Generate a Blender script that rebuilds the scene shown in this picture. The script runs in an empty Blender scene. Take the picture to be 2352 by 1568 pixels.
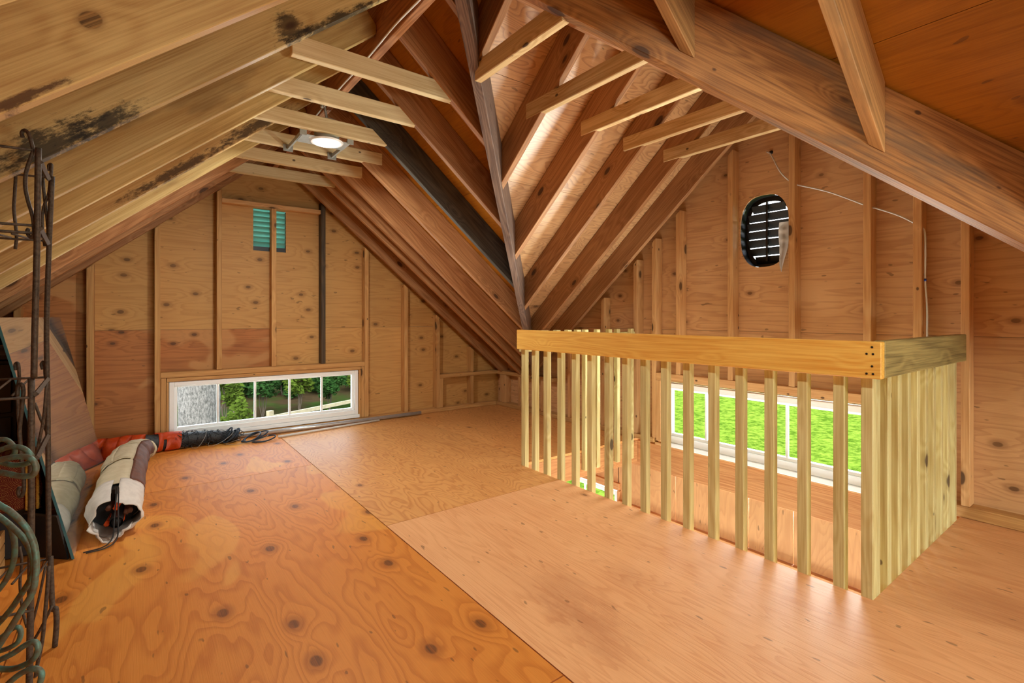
import bpy, bmesh, math, random
from mathutils import Vector, Matrix, noise
from mathutils.geometry import tessellate_polygon
V = Vector
random.seed(7)
S = bpy.context.scene
COL = S.collection

# ------------------------------------------------------------------ camera
cam = bpy.data.cameras.new('camera'); camo = bpy.data.objects.new('camera', cam); COL.objects.link(camo)
camo.location = (0, 0, 1.05); camo.rotation_euler = (math.radians(90), 0, math.radians(-37.095))
cam.sensor_width = 36; cam.lens = 17.438; cam.shift_y = -0.02385
cam.clip_start = 0.02; cam.clip_end = 300
S.camera = camo
S.cycles.max_bounces = 8; S.cycles.diffuse_bounces = 3; S.cycles.glossy_bounces = 3; S.cycles.transmission_bounces = 4
S.cycles.caustics_reflective = True; S.cycles.blur_glossy = 1.0; S.cycles.caustics_refractive = False
# ------------------------------------------------------------------ world, sun, lamps, exposure
S.view_settings.view_transform = 'Standard'; S.view_settings.look = 'None'
S.view_settings.gamma = 1; S.view_settings.use_curve_mapping = False
S.view_settings.exposure = 0.38
w = bpy.data.worlds.new('sky'); S.world = w; w.use_nodes = True
wt = w.node_tree; wt.nodes.clear()
sky = wt.nodes.new('ShaderNodeTexSky'); sky.sky_type = 'NISHITA'; sky.sun_disc = False
sky.sun_elevation = math.radians(52); sky.sun_rotation = math.radians(215); sky.dust_density = 3; sky.air_density = 1
hs = wt.nodes.new('ShaderNodeHueSaturation'); hs.inputs['Saturation'].default_value = 0.35
bg = wt.nodes.new('ShaderNodeBackground'); bg.inputs['Strength'].default_value = 1.3
wo = wt.nodes.new('ShaderNodeOutputWorld')
wt.links.new(sky.outputs[0], hs.inputs['Color']); wt.links.new(hs.outputs[0], bg.inputs[0]); wt.links.new(bg.outputs[0], wo.inputs[0])
def lamp(name, kind, loc, energy, color=(1, 1, 1), rot=(0, 0, 0), **kw):
    l = bpy.data.lights.new(name, kind); l.energy = energy; l.color = color
    for k, v in kw.items(): setattr(l, k, v)
    o = bpy.data.objects.new(name, l); COL.objects.link(o); o.location = loc; o.rotation_euler = rot
    return o
lamp('sun', 'SUN', (0, 0, 20), 0.7, (1, .95, .86), (math.radians(38), 0, math.radians(-35)), angle=math.radians(6))
# the recessed light in view, plus unseen fill lamps added behind the camera
R_ = math.radians
lamp('recessed_or_fill_lamp', 'AREA', (.955, 3.2, 2.138), 20, (.97, 1, .95), shape='DISK', size=.14)
FILL_LAMPS_BEHIND = [(.955, .55, 2.13), (.955, -.75, 2.13), (.955, -1.85, 2.13)]
for p in FILL_LAMPS_BEHIND:
    lamp('recessed_or_fill_lamp', 'AREA', p, 10, (.95, 1, .94), shape='DISK', size=.14)
# unseen fill lamp added outside the back gable window
lamp('back_window_fill', 'AREA', (2.0, -2.55, .38), 60, (.93, 1, .95), (R_(90), 0, 0), shape='RECTANGLE', size=1.6, size_y=.5)

# area lamps added outside the windows and in the stair well to boost daylight
lamp('right_window_fill', 'AREA', (4.05, 1.7, -.28), 140, (.97, 1, .95), (R_(-130), 0, R_(-90)), shape='RECTANGLE', size=1.7, size_y=.5)
lamp('right_horizon_fill', 'AREA', (7.5, 1.7, .85), 420, (1, 1, .98), (R_(90), 0, R_(90)), shape='RECTANGLE', size=3.5, size_y=1.2)  # added lamp, lights the floor through the right window
lamp('far_window_fill', 'AREA', (.98, 5.5, -.22), 60, (.95, 1, .96), (R_(-130), 0, 0), shape='RECTANGLE', size=1.6, size_y=.5)
lamp('stairwell_fill', 'AREA', (2.85, 1.6, -2.3), 75, (.94, 1, .94), (R_(180), 0, 0), shape='RECTANGLE', size=1.0, size_y=1.8)
# ------------------------------------------------------------------ helpers
WM = {}
def tag(o, label=None, cat=None, group=None, kind=None):
    if label: o['label'] = label
    if cat: o['category'] = cat
    if group: o['group'] = group
    if kind: o['kind'] = kind
    return o
def place(o, M, parent=None):
    COL.objects.link(o); WM[o.name] = M
    if parent:
        o.parent = parent; o.matrix_basis = WM[parent.name].inverted() @ M
    else:
        o.matrix_basis = M
    return o
def root(name, loc=(0, 0, 0), label=None, cat=None, group=None, kind=None, rz=0):
    o = bpy.data.objects.new(name, None); o.empty_display_size = .1
    place(o, Matrix.Translation(loc) @ Matrix.Rotation(rz, 4, 'Z'))
    return tag(o, label, cat, group, kind)
def mesh_obj(name, bm, mat, parent=None, M=None, smooth=False):
    me = bpy.data.meshes.new(name)
    bmesh.ops.recalc_face_normals(bm, faces=bm.faces[:])
    bm.to_mesh(me); bm.free()
    if smooth:
        for p in me.polygons: p.use_smooth = True
    for m in (mat if isinstance(mat, (list, tuple)) else [mat]): me.materials.append(m)
    o = bpy.data.objects.new(name, me)
    return place(o, M or (WM[parent.name].copy() if parent else Matrix.Identity(4)), parent)
def frame(p0, xdir, ydir):
    x = V(xdir).normalized(); z = x.cross(V(ydir)).normalized(); y = z.cross(x)
    M = Matrix((x, y, z)).transposed().to_4x4(); M.translation = V(p0); return M
def box_bm(bm, a, b):
    r = bmesh.ops.create_cube(bm, size=1)
    for v in r['verts']:
        v.co = V([(a[i] + b[i]) / 2 + v.co[i] * (b[i] - a[i]) for i in range(3)])
    return r
def board(name, parent, mat, p0, p1, up, y0, y1, t0, t1, cuts=(), bev=.0025):
    """a timber along p0->p1; y along up (y0..y1), z sideways (t0..t1); cuts = world planes (co, outward normal)"""
    M = frame(p0, V(p1) - V(p0), up); L = (V(p1) - V(p0)).length
    bm = bmesh.new(); box_bm(bm, (0, y0, t0), (L, y1, t1))
    Mi = M.inverted(); R3 = Mi.to_3x3()
    for co, no in cuts:
        r = bmesh.ops.bisect_plane(bm, geom=bm.verts[:] + bm.edges[:] + bm.faces[:], plane_co=Mi @ V(co), plane_no=R3 @ V(no), clear_outer=True)
        es = [e for e in r['geom_cut'] if isinstance(e, bmesh.types.BMEdge)]
        if es: bmesh.ops.edgeloop_fill(bm, edges=es)
    if not bm.verts: bm.free(); return None
    if bev:
        bmesh.ops.bevel(bm, geom=bm.edges[:], offset=bev, segments=1, affect='EDGES')
    return mesh_obj(name, bm, mat, parent, M)
def abox(name, parent, mat, a, b, axis='x', bev=.0025):
    """axis-aligned timber, its local x (grain) along the given axis"""
    a, b = [min(p, q) for p, q in zip(a, b)], [max(p, q) for p, q in zip(a, b)]
    if axis == 'x': return board(name, parent, mat, a, (b[0], a[1], a[2]), (0, 0, 1), 0, b[2] - a[2], -(b[1] - a[1]), 0, bev=bev)
    if axis == 'y': return board(name, parent, mat, a, (a[0], b[1], a[2]), (0, 0, 1), 0, b[2] - a[2], 0, b[0] - a[0], bev=bev)
    return board(name, parent, mat, a, (a[0], a[1], b[2]), (1, 0, 0), 0, b[0] - a[0], 0, b[1] - a[1], bev=bev)
def clip(poly, a, b, c):
    """keep a*x+b*y<=c"""
    out = []
    for i, p in enumerate(poly):
        q = poly[(i + 1) % len(poly)]; dp = a * p[0] + b * p[1] - c; dq = a * q[0] + b * q[1] - c
        if dp <= 0: out.append(p)
        if dp * dq < 0:
            t = dp / (dp - dq); out.append((p[0] + t * (q[0] - p[0]), p[1] + t * (q[1] - p[1])))
    return out
def rect(x0, y0, x1, y1): return [(x0, y0), (x1, y0), (x1, y1), (x0, y1)]
def sheet(name, parent, mat, M, poly, th, holes=(), shrink=0):
    """flat panel in M's xy plane, front at z=0, thickness th behind (-z)"""
    loops = [list(poly)] + [list(h) for h in holes]
    pts = [p for l in loops for p in l]
    tris = tessellate_polygon([[V((p[0], p[1], 0)) for p in l] for l in loops])
    bm = bmesh.new()
    f = [bm.verts.new((p[0], p[1], 0)) for p in pts]; b = [bm.verts.new((p[0], p[1], -th)) for p in pts]
    for t in tris:
        for vs in ([f[i] for i in t], [b[i] for i in reversed(t)]):
            try: bm.faces.new(vs)
            except ValueError: pass
    k = 0
    for l in loops:
        n = len(l)
        for i in range(n):
            j = (i + 1) % n
            try: bm.faces.new((f[k + i], f[k + j], b[k + j], b[k + i]))
            except ValueError: pass
        k += n
    return mesh_obj(name, bm, mat, parent, M)
def catmull(pts, n=6):
    P = [V(p) for p in pts]
    if len(P) < 3: return P
    out = []
    for i in range(len(P) - 1):
        a = P[i - 1] if i else P[0] * 2 - P[1]; b = P[i]; c = P[i + 1]; d = P[i + 2] if i + 2 < len(P) else P[-1] * 2 - P[-2]
        for k in range(n):
            t = k / n
            out.append(.5 * (2 * b + (c - a) * t + (2 * a - 5 * b + 4 * c - d) * t * t + (3 * b - a - 3 * c + d) * t ** 3))
    return out + [P[-1]]
def tube_bm(bm, pts, r, ns=8, smooth=6, caps=True, arc=None, closed=False):
    """sweep a circle (or an arc of it: list of (angle, radius factor)) along pts; r number or function of 0..1"""
    P = catmull(pts, smooth) if smooth else [V(p) for p in pts]
    if len(P) < 2: return
    prof = arc or [(2 * math.pi * k / ns, 1) for k in range(ns)]
    t = (P[1] - P[0]).normalized(); n = t.cross(V((0, 0, 1)))
    if n.length < .05: n = t.cross(V((0, 1, 0)))
    n.normalize(); rings = []
    for i, p in enumerate(P):
        tt = (P[min(i + 1, len(P) - 1)] - P[max(i - 1, 0)])
        if tt.length > 1e-9: t = tt.normalized()
        n = n - t * n.dot(t)
        if n.length < 1e-6: n = t.orthogonal()
        n.normalize(); bn = t.cross(n)
        rr = r(i / (len(P) - 1)) if callable(r) else r
        rings.append([bm.verts.new(p + (n * math.cos(a) + bn * math.sin(a)) * rr * q) for a, q in prof])
    m = len(prof)
    for A, B in zip(rings, rings[1:]):
        for k in range(m if not arc else m - 1):
            j = (k + 1) % m
            bm.faces.new((A[k], A[j], B[j], B[k]))
    if caps and not arc:
        bm.faces.new(rings[0]); bm.faces.new(list(reversed(rings[-1])))
    return rings
def tube(name, parent, mat, paths, r, ns=8, smooth=6, **kw):
    bm = bmesh.new()
    if not isinstance(paths[0][0], (tuple, list, Vector)): paths = [paths]
    for p in paths: tube_bm(bm, p, r, ns, smooth, **kw)
    if parent:
        bmesh.ops.transform(bm, matrix=WM[parent.name].inverted(), verts=bm.verts[:])
    return mesh_obj(name, bm, mat, parent, None, True)

# ------------------------------------------------------------------ materials
def newmat(name):
    m = bpy.data.materials.new(name); m.use_nodes = True; nt = m.node_tree
    return m, nt, nt.nodes['Principled BSDF']
class N:
    """tiny node-building helper"""
    def __init__(s, nt): s.nt = nt
    def node(s, t, **kw):
        n = s.nt.nodes.new(t)
        for k, v in kw.items(): setattr(n, k, v)
        return n
    def put(s, sock, v):
        if isinstance(v, bpy.types.NodeSocket): s.nt.links.new(v, sock)
        else: sock.default_value = v
    def math(s, op, a, b=0.0, c=None, clamp=False):
        n = s.node('ShaderNodeMath', operation=op, use_clamp=clamp); s.put(n.inputs[0], a); s.put(n.inputs[1], b)
        if c is not None: s.put(n.inputs[2], c)
        return n.outputs[0]
    def vmath(s, op, a, b):
        n = s.node('ShaderNodeVectorMath', operation=op); s.put(n.inputs[0], a); s.put(n.inputs[1], b); return n.outputs[0]
    def noise(s, vec, scale=1, detail=2, rough=.5, dist=0):
        n = s.node('ShaderNodeTexNoise'); s.put(n.inputs['Vector'], vec); n.inputs['Scale'].default_value = scale
        n.inputs['Detail'].default_value = detail; n.inputs['Roughness'].default_value = rough; n.inputs['Distortion'].default_value = dist
        return n.outputs['Fac']
    def mix(s, f, a, b, blend='MIX'):
        n = s.node('ShaderNodeMix', data_type='RGBA', blend_type=blend); s.put(n.inputs[0], f); s.put(n.inputs[6], a); s.put(n.inputs[7], b); return n.outputs[2]
    def ramp(s, f, lo, hi):
        n = s.node('ShaderNodeMapRange', interpolation_type='SMOOTHSTEP'); s.put(n.inputs[0], f); n.inputs[1].default_value = lo; n.inputs[2].default_value = hi; return n.outputs[0]
def c4(c): return (c[0], c[1], c[2], 1)
def srgb(r, g, b):
    f = lambda u: (u / 255 / 12.92) if u / 255 <= .04045 else ((u / 255 + .055) / 1.055) ** 2.4
    return (f(r), f(g), f(b), 1)
def coords(n, spread=60):
    tc = n.node('ShaderNodeTexCoord'); oi = n.node('ShaderNodeObjectInfo')
    k = n.math('MULTIPLY', oi.outputs['Random'], spread)
    return n.vmath('ADD', tc.outputs['Object'], k), oi.outputs['Random']
def lumber(name, light, dark, knot=(.05, .02, .008, 1), rough=.6, knots=.17, fig=34, vary=.16, stain=None, stain_amt=0., spec=.35, contrast=1.0, pins=0., knots_at=(), stains_at=(), stain_col=(.02, .016, .012, 1)):
    m, nt, p = newmat(name); n = N(nt); co, rnd = coords(n)
    v1 = n.vmath('MULTIPLY', co, (.55, 6, 6))
    vor = n.node('ShaderNodeTexVoronoi'); n.put(vor.inputs['Vector'], n.vmath('MULTIPLY', co, (3.2, 7, 7))); vor.inputs['Scale'].default_value = 1
    d = vor.outputs['Distance']
    sepv = n.node('ShaderNodeSeparateColor'); n.put(sepv.inputs[0], vor.outputs['Color']); on = n.ramp(sepv.outputs[1], .45, .46)
    near = n.math('MULTIPLY', n.math('SUBTRACT', 1.0, n.ramp(d, .03, .42)), on)
    base = n.noise(v1, 1, 2)
    raw = n.node('ShaderNodeTexCoord').outputs['Object']
    def spot(x, y, rx, ry):
        q = n.node('ShaderNodeVectorMath', operation='LENGTH')
        n.put(q.inputs[0], n.vmath('MULTIPLY', n.vmath('SUBTRACT', raw, (x, y, 0)), (1 / rx, 1 / ry, 0))); return q.outputs['Value']
    ks = [spot(x, y, r, r * .8) for x, y, r in knots_at]
    for q in ks: near = n.math('MAXIMUM', near, n.math('MULTIPLY', n.math('SUBTRACT', 1.0, n.ramp(q, .6, 5.5)), 1.3))
    warped = n.math('ADD', base, n.math('MULTIPLY', near, .16))
    rings = n.math('MULTIPLY_ADD', n.math('SINE', n.math('MULTIPLY', warped, fig * 2.6)), .5, .5)
    fine = n.noise(n.vmath('MULTIPLY', co, (3, 170, 170)), 1, 3, .65)
    big = n.noise(n.vmath('MULTIPLY', co, (1.2, 2.5, 2.5)), 1, 3)
    f = n.math('ADD', n.math('MULTIPLY', rings, .36 * contrast), n.math('MULTIPLY', n.ramp(fine, .3, .75), .6 * contrast))
    f = n.math('ADD', f, n.math('MULTIPLY', n.math('SUBTRACT', big, .5), .7), clamp=True)
    col = n.mix(f, light, dark)
    if stain is not None:
        st = n.noise(n.vmath('MULTIPLY', co, (1.6, 7, 7)), 1, 4, .65)
        col = n.mix(n.math('MULTIPLY', n.ramp(st, .52, .66), stain_amt), col, stain)
    if pins:
        v2 = n.node('ShaderNodeTexVoronoi'); n.put(v2.inputs['Vector'], n.vmath('MULTIPLY', co, (9, 14, 14))); v2.inputs['Scale'].default_value = 1
        s2 = n.node('ShaderNodeSeparateColor'); n.put(s2.inputs[0], v2.outputs['Color'])
        col = n.mix(n.math('MULTIPLY', n.math('MULTIPLY', n.math('SUBTRACT', 1.0, n.ramp(v2.outputs['Distance'], .07, .13)), n.ramp(s2.outputs[0], 1 - pins, 1.01 - pins)), .85), col, knot)
    for q in ks:
        col = n.mix(n.math('MULTIPLY', n.math('SUBTRACT', 1.0, n.ramp(q, .7, 1.6)), .6), col, n.mix(.5, dark, knot))
        col = n.mix(n.math('MULTIPLY', n.math('SUBTRACT', 1.0, n.ramp(q, .85, 1.05)), .9), col, n.mix(n.ramp(fine, .3, .7), knot, dark))
    if stains_at:
        sn = n.noise(n.vmath('MULTIPLY', raw, (16, 42, 10)), 1, 5, .75)
        for x, y, rx, ry in stains_at:
            q = n.math('ADD', spot(x, y, rx, ry), n.math('MULTIPLY', n.math('SUBTRACT', sn, .5), 3.2))
            col = n.mix(n.math('MULTIPLY', n.math('SUBTRACT', 1.0, n.ramp(q, .35, 1.1)), .9), col, stain_col)
    kn = n.math('MULTIPLY', n.math('SUBTRACT', 1.0, n.ramp(d, knots * .6, knots * .85)), on)
    halo = n.math('MULTIPLY', n.math('SUBTRACT', 1.0, n.ramp(d, knots * .8, knots * 1.5)), on)
    col = n.mix(n.math('MULTIPLY', halo, .35), col, n.mix(.5, dark, knot))
    col = n.mix(n.math('MULTIPLY', kn, .85), col, knot)
    br = n.math('MULTIPLY_ADD', rnd, 2 * vary, 1 - vary)
    hsv = n.node('ShaderNodeHueSaturation'); n.put(hsv.inputs['Color'], col); n.put(hsv.inputs['Value'], br)
    n.put(p.inputs['Base Color'], hsv.outputs[0]); p.inputs['Roughness'].default_value = rough
    p.inputs['Specular IOR Level'].default_value = spec
    b = n.node('ShaderNodeBump'); b.inputs['Strength'].default_value = .25; b.inputs['Distance'].default_value = .002
    n.put(b.inputs['Height'], n.math('ADD', fine, n.math('MULTIPLY', rings, .3))); n.put(p.inputs['Normal'], b.outputs[0])
    return m
def plywood(name, light, dark, knot=(.06, .03, .012, 1), rough=.55, kd=.5, kscale=(2.0, 3.4, 1), fig=9, vary=.07, patch=None, patch_amt=0., spec=.35, pits=.5, figure=.75, ksize=.03, tone=.5, krand=1., blots=(), st=(.9, 3.2, 3.2), grain=.65):
    """rotary-cut veneer: contour figure, football knots, pits, paler patches"""
    m, nt, p = newmat(name); n = N(nt); co, rnd = coords(n, 40)
    kv = n.vmath('MULTIPLY', co, kscale)
    vor = n.node('ShaderNodeTexVoronoi', voronoi_dimensions='2D'); n.put(vor.inputs['Vector'], kv); vor.inputs['Scale'].default_value = 1; vor.inputs['Randomness'].default_value = krand
    dl = n.node('ShaderNodeVectorMath', operation='LENGTH')
    n.put(dl.inputs[0], n.vmath('MULTIPLY', n.vmath('SUBTRACT', vor.outputs['Position'], kv), (1 / kscale[0], 1.6 / kscale[1], 0)))
    sep = n.node('ShaderNodeSeparateColor'); n.put(sep.inputs[0], vor.outputs['Color'])
    on = n.ramp(sep.outputs[0], 1 - kd - .01, 1 - kd)
    wob = n.noise(n.vmath('MULTIPLY', co, (9, 9, 9)), 1, 1)
    d = n.math('ADD', dl.outputs['Value'], n.math('MULTIPLY', n.math('SUBTRACT', wob, .5), .016))
    near = n.math('MULTIPLY', n.math('SUBTRACT', 1.0, n.ramp(d, .0, .16)), on)
    base = n.noise(n.vmath('MULTIPLY', co, st), 1, 3, .5, .3)
    warp = n.math('ADD', base, n.math('MULTIPLY', near, .12))
    s = n.math('FRACT', n.math('MULTIPLY', warp, fig * 2.4))
    rings = n.math('MULTIPLY', n.ramp(s, .35, .9), n.math('SUBTRACT', 1.0, n.ramp(s, .9, 1.0)))
    fine = n.noise(n.vmath('MULTIPLY', co, (6, 260, 260)), 1, 3, .65)
    mott = n.noise(n.vmath('MULTIPLY', co, (2.2, 5, 5)), 1, 4, .6)
    f = n.math('ADD', n.math('MULTIPLY', rings, figure * .62), n.math('MULTIPLY', n.math('SUBTRACT', fine, .37), grain))
    f = n.math('ADD', f, n.math('MULTIPLY', n.math('SUBTRACT', mott, .5), 1.1 * tone), clamp=True)
    col = n.mix(f, light, dark)
    if patch is not None:
        pa = n.noise(n.vmath('MULTIPLY', co, (1.1, 1.9, 1.9)), 1, 2, .5, .6)
        col = n.mix(n.math('MULTIPLY', n.ramp(pa, .61, .64), patch_amt), col, patch)
    pit = n.noise(n.vmath('MULTIPLY', co, (14, 38, 38)), 1, 1)
    col = n.mix(n.math('MULTIPLY', n.ramp(pit, .73, .77), pits), col, knot)
    halo = n.math('MULTIPLY', n.math('SUBTRACT', 1.0, n.ramp(d, ksize, ksize * 2.3)), on)
    col = n.mix(n.math('MULTIPLY', halo, .5), col, n.mix(.35, dark, knot))
    kn = n.math('MULTIPLY', n.math('SUBTRACT', 1.0, n.ramp(d, ksize * .6, ksize)), on)
    col = n.mix(n.math('MULTIPLY', kn, .8), col, n.mix(n.ramp(fine, .3, .7), knot, n.mix(.5, knot, dark)))
    for x, y, r, amt in blots:
        gp = n.node('ShaderNodeNewGeometry').outputs['Position']; q = n.node('ShaderNodeVectorMath', operation='LENGTH')
        n.put(q.inputs[0], n.vmath('MULTIPLY', n.vmath('SUBTRACT', gp, (x, y, 0)), (1.5 / r, .8 / r, 0)))
        sn = n.noise(n.vmath('MULTIPLY', gp, (9, 4, 4)), 1, 5, .7)
        col = n.mix(n.math('MULTIPLY', n.math('SUBTRACT', 1.0, n.ramp(n.math('ADD', q.outputs['Value'], n.math('MULTIPLY', n.math('SUBTRACT', sn, .5), 2.0)), .0, 1.4)), amt), col, srgb(150, 66, 26))
    br = n.math('MULTIPLY_ADD', rnd, 2 * vary, 1 - vary)
    hsv = n.node('ShaderNodeHueSaturation'); n.put(hsv.inputs['Color'], col); n.put(hsv.inputs['Value'], br)
    n.put(p.inputs['Base Color'], hsv.outputs[0]); p.inputs['Roughness'].default_value = rough
    p.inputs['Specular IOR Level'].default_value = spec
    b = n.node('ShaderNodeBump'); b.inputs['Strength'].default_value = .2; b.inputs['Distance'].default_value = .0015
    n.put(b.inputs['Height'], n.math('ADD', fine, n.math('MULTIPLY', rings, .4))); n.put(p.inputs['Normal'], b.outputs[0])
    return m
def plain(name, col, rough=.5, metal=0, spec=.5, bump=0, scale=60, var=0., col2=None):
    m, nt, p = newmat(name); n = N(nt)
    p.inputs['Base Color'].default_value = col; p.inputs['Roughness'].default_value = rough; p.inputs['Metallic'].default_value = metal
    p.inputs['Specular IOR Level'].default_value = spec
    tc = n.node('ShaderNodeTexCoord')
    f = n.noise(tc.outputs['Object'], scale, 4, .6)
    if var or col2:
        c2 = col2 or (col[0] * .5, col[1] * .5, col[2] * .5, 1)
        n.put(p.inputs['Base Color'], n.mix(n.math('MULTIPLY', n.ramp(f, .35, .68), var or 1.), col, c2))
    if bump:
        b = n.node('ShaderNodeBump'); b.inputs['Strength'].default_value = bump; b.inputs['Distance'].default_value = .003
        n.put(b.inputs['Height'], f); n.put(p.inputs['Normal'], b.outputs[0])
    return m

M_RAFTER_L = lumber('fir_rafter_tan', srgb(218, 192, 130), srgb(180, 144, 84), fig=20, stain=srgb(92, 66, 40), stain_amt=.35)
M_RAFTER_KNOT = lumber('fir_rafter_big_knot', srgb(216, 182, 118), srgb(178, 134, 76), fig=16, knots=.06, vary=.02, knots_at=((2.08, .10, .024),), stains_at=((1.86, .012, .12, .012),), stain_col=srgb(84, 50, 26))
M_RAFTER_BARK = lumber('fir_rafter_bark_edge', srgb(210, 178, 120), srgb(166, 126, 74), fig=26, knots=.08, vary=.03, stains_at=((2.35, .02, .35, .03), (2.85, .03, .25, .035)), stain_col=srgb(72, 52, 34))
M_RAFTER_STAINED = lumber('fir_rafter_water_stained', srgb(214, 188, 128), srgb(168, 134, 78), fig=16, vary=.03, stains_at=((1.87, .02, .16, .06), (2.02, .015, .12, .035), (2.71, .035, .06, .07), (2.9, .0, .25, .03)), stain_col=srgb(34, 30, 24))
M_RAFTER_R = lumber('fir_rafter_brown', srgb(194, 142, 94), srgb(142, 92, 54), fig=36)
M_RAFTER_GREY = lumber('weathered_grey_rafter', srgb(84, 76, 64), srgb(40, 36, 32), fig=40, knots=.1, vary=.04)
M_VALLEY = lumber('valley_rafter_wood', srgb(178, 122, 66), srgb(114, 70, 34), fig=55, pins=.2, stain=srgb(78, 70, 58), stain_amt=.5)
M_VALLEY_GREY = lumber('weathered_valley_rafter', srgb(142, 116, 100), srgb(74, 58, 56), fig=50, knots=.08)
M_TIE = lumber('spruce_tie', srgb(238, 220, 176), srgb(208, 178, 126), fig=22, vary=.08, pins=.5, knots=.09)
M_TIE_B = lumber('fir_tie', srgb(232, 204, 152), srgb(184, 140, 88), fig=30, vary=.08, pins=.5, knots=.09)
M_STUD = lumber('fir_stud', srgb(214, 166, 104), srgb(176, 122, 68), fig=26, pins=.4, vary=.1)
M_STUD_R = lumber('fir_stud_right', srgb(222, 174, 118), srgb(190, 134, 80), fig=26, pins=.4, vary=.08)
M_STUD_DARK = lumber('stud_grey', srgb(96, 76, 54), srgb(48, 40, 32), fig=30, vary=.05)
M_JACK = lumber('fir_jack_weathered', srgb(206, 158, 100), srgb(146, 102, 58), fig=22, stain=srgb(116, 92, 62), stain_amt=.5)
M_RIDGE = lumber('ridge_wood', srgb(184, 128, 84), srgb(124, 76, 44), fig=40)
M_RAIL = lumber('oiled_rail', srgb(252, 204, 100), srgb(228, 158, 62), fig=60, knots=.05, vary=.0, rough=.5)
M_RAIL_OLIVE = lumber('treated_rail', srgb(176, 156, 96), srgb(108, 92, 54), fig=16, knots=.02, vary=.0)
M_BAL = lumber('treated_baluster', srgb(224, 212, 152), srgb(190, 164, 100), fig=34, pins=.15, knots=.15, vary=.07)
M_RIM = lumber('rim_board', srgb(214, 156, 100), srgb(178, 112, 64), fig=40, vary=.05)
M_WALL_UP = plywood('wall_ply_tan', srgb(206, 156, 92), srgb(172, 118, 60), kd=.8, kscale=(1.9, 5.2, 1), krand=.75, ksize=.026, figure=.55, fig=6, st=(.4, 5, 5), grain=.8)
M_WALL_LO = plywood('wall_ply_red', srgb(190, 122, 66), srgb(124, 70, 34), kd=.7, kscale=(2.1, 4.6, 1), krand=.8, ksize=.022, figure=.55, fig=6, patch=srgb(210, 156, 96), patch_amt=.6, tone=.9, st=(.4, 5, 5), grain=.8)
M_WALL_R = plywood('wall_ply_right', srgb(218, 170, 120), srgb(172, 118, 76), kd=.75, kscale=(1.5, 4.6, 1), krand=.7, ksize=.022, figure=.55, fig=6, tone=.8, st=(.4, 5, 5), grain=.8)
M_FLOOR_L = plywood('floor_ply_knotty', srgb(228, 144, 60), srgb(186, 98, 30), kd=.72, kscale=(1.9, 3.0, 1), figure=.65, fig=8, patch=srgb(240, 172, 78), patch_amt=.5, rough=.5, spec=.2, ksize=.034)
M_FLOOR_R = plywood('floor_ply_clear', srgb(236, 176, 122), srgb(208, 136, 84), kd=.16, kscale=(1.2, 2.4, 1), figure=.5, st=(.45, 4.5, 4.5), grain=.95, fig=14, rough=.48, spec=.25, ksize=.022, tone=.8, blots=((1.24, 1.17, .17, .38), (1.30, 1.42, .2, .26), (1.6, 1.32, .14, .2), (2.5, .35, .25, .25)))
M_FLOOR_F = plywood('floor_ply_figured', srgb(230, 166, 98), srgb(188, 112, 54), kd=.2, kscale=(1.4, 2.4, 1), figure=.7, fig=14, rough=.5, ksize=.024)
M_ROOF = plywood('roof_ply_dark', srgb(182, 114, 26), srgb(122, 66, 8), kd=.3, kscale=(1.6, 2.6, 1), figure=.3, fig=6, rough=.55, tone=1.0, st=(.4, 5, 5), grain=.9)
M_ROOF_X = plywood('roof_ply_glossy', srgb(214, 166, 116), srgb(148, 96, 58), kd=.15, kscale=(1.6, 2.6, 1), figure=.7, fig=16, rough=.34, spec=.7, tone=.8)
M_PANEL = plywood('lauan_panel', srgb(220, 166, 112), srgb(184, 124, 78), kd=.0, figure=.35, fig=10, tone=.6)
M_VINYL = plain('white_vinyl', srgb(250, 252, 252), .35)
M_GALV = plain('galvanized_steel', srgb(176, 182, 180), .4, .35, scale=40, var=.3)
M_CHROME = plain('pipe_steel', srgb(214, 218, 222), .25, .6, scale=30, var=.2)
M_CABLE = plain('white_cable_sheath', srgb(226, 224, 218), .45)
M_IRON = plain('rusty_iron', srgb(92, 76, 60), .6, .4, bump=.5, scale=120, var=.8, col2=srgb(58, 44, 34))
M_PATINA = plain('verdigris_iron', srgb(104, 96, 76), .5, .3, bump=.5, scale=60, var=.75, col2=srgb(96, 152, 138))
M_BLACK = plain('black_plastic', srgb(20, 20, 22), .5)
M_DARKBROWN = plain('dark_brown_panel', srgb(46, 36, 32), .5, var=.4, scale=8)
M_BEIGE = plain('beige_canvas', srgb(206, 190, 160), .85, spec=.1, bump=.6, scale=22, var=.35, col2=srgb(176, 158, 126))
M_WHITECLOTH = plain('white_canvas', srgb(222, 212, 202), .85, spec=.1, bump=.6, scale=25, var=.4, col2=srgb(190, 178, 170))
M_BROWNMESH = plain('brown_mesh_fabric', srgb(112, 66, 46), .7, spec=.2, bump=.6, scale=30, var=.5, col2=srgb(66, 46, 40))
M_ORANGE = plain('orange_tarp', srgb(255, 98, 36), .42, bump=.7, scale=26, var=.4, col2=srgb(206, 52, 16))
M_NET = plain('black_netting', srgb(26, 28, 32), .5, bump=1., scale=90, var=.5, col2=srgb(66, 74, 80))
M_ROPE = plain('navy_rope', srgb(26, 44, 62), .55, bump=.5, scale=140)
M_SIDING = plain('grey_siding', srgb(120, 112, 100), .7)
M_SHINGLE = plain('roof_felt', srgb(40, 38, 36), .9)
M_BLACKHOLE = plain('vent_black', srgb(16, 17, 18), .45)
M_CONCRETE = plain('concrete', srgb(150, 146, 138), .8, var=.4, scale=3)
M_PAPER = plain('torn_house_wrap', srgb(206, 190, 176), .8, spec=.1, bump=.5, scale=40)

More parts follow.
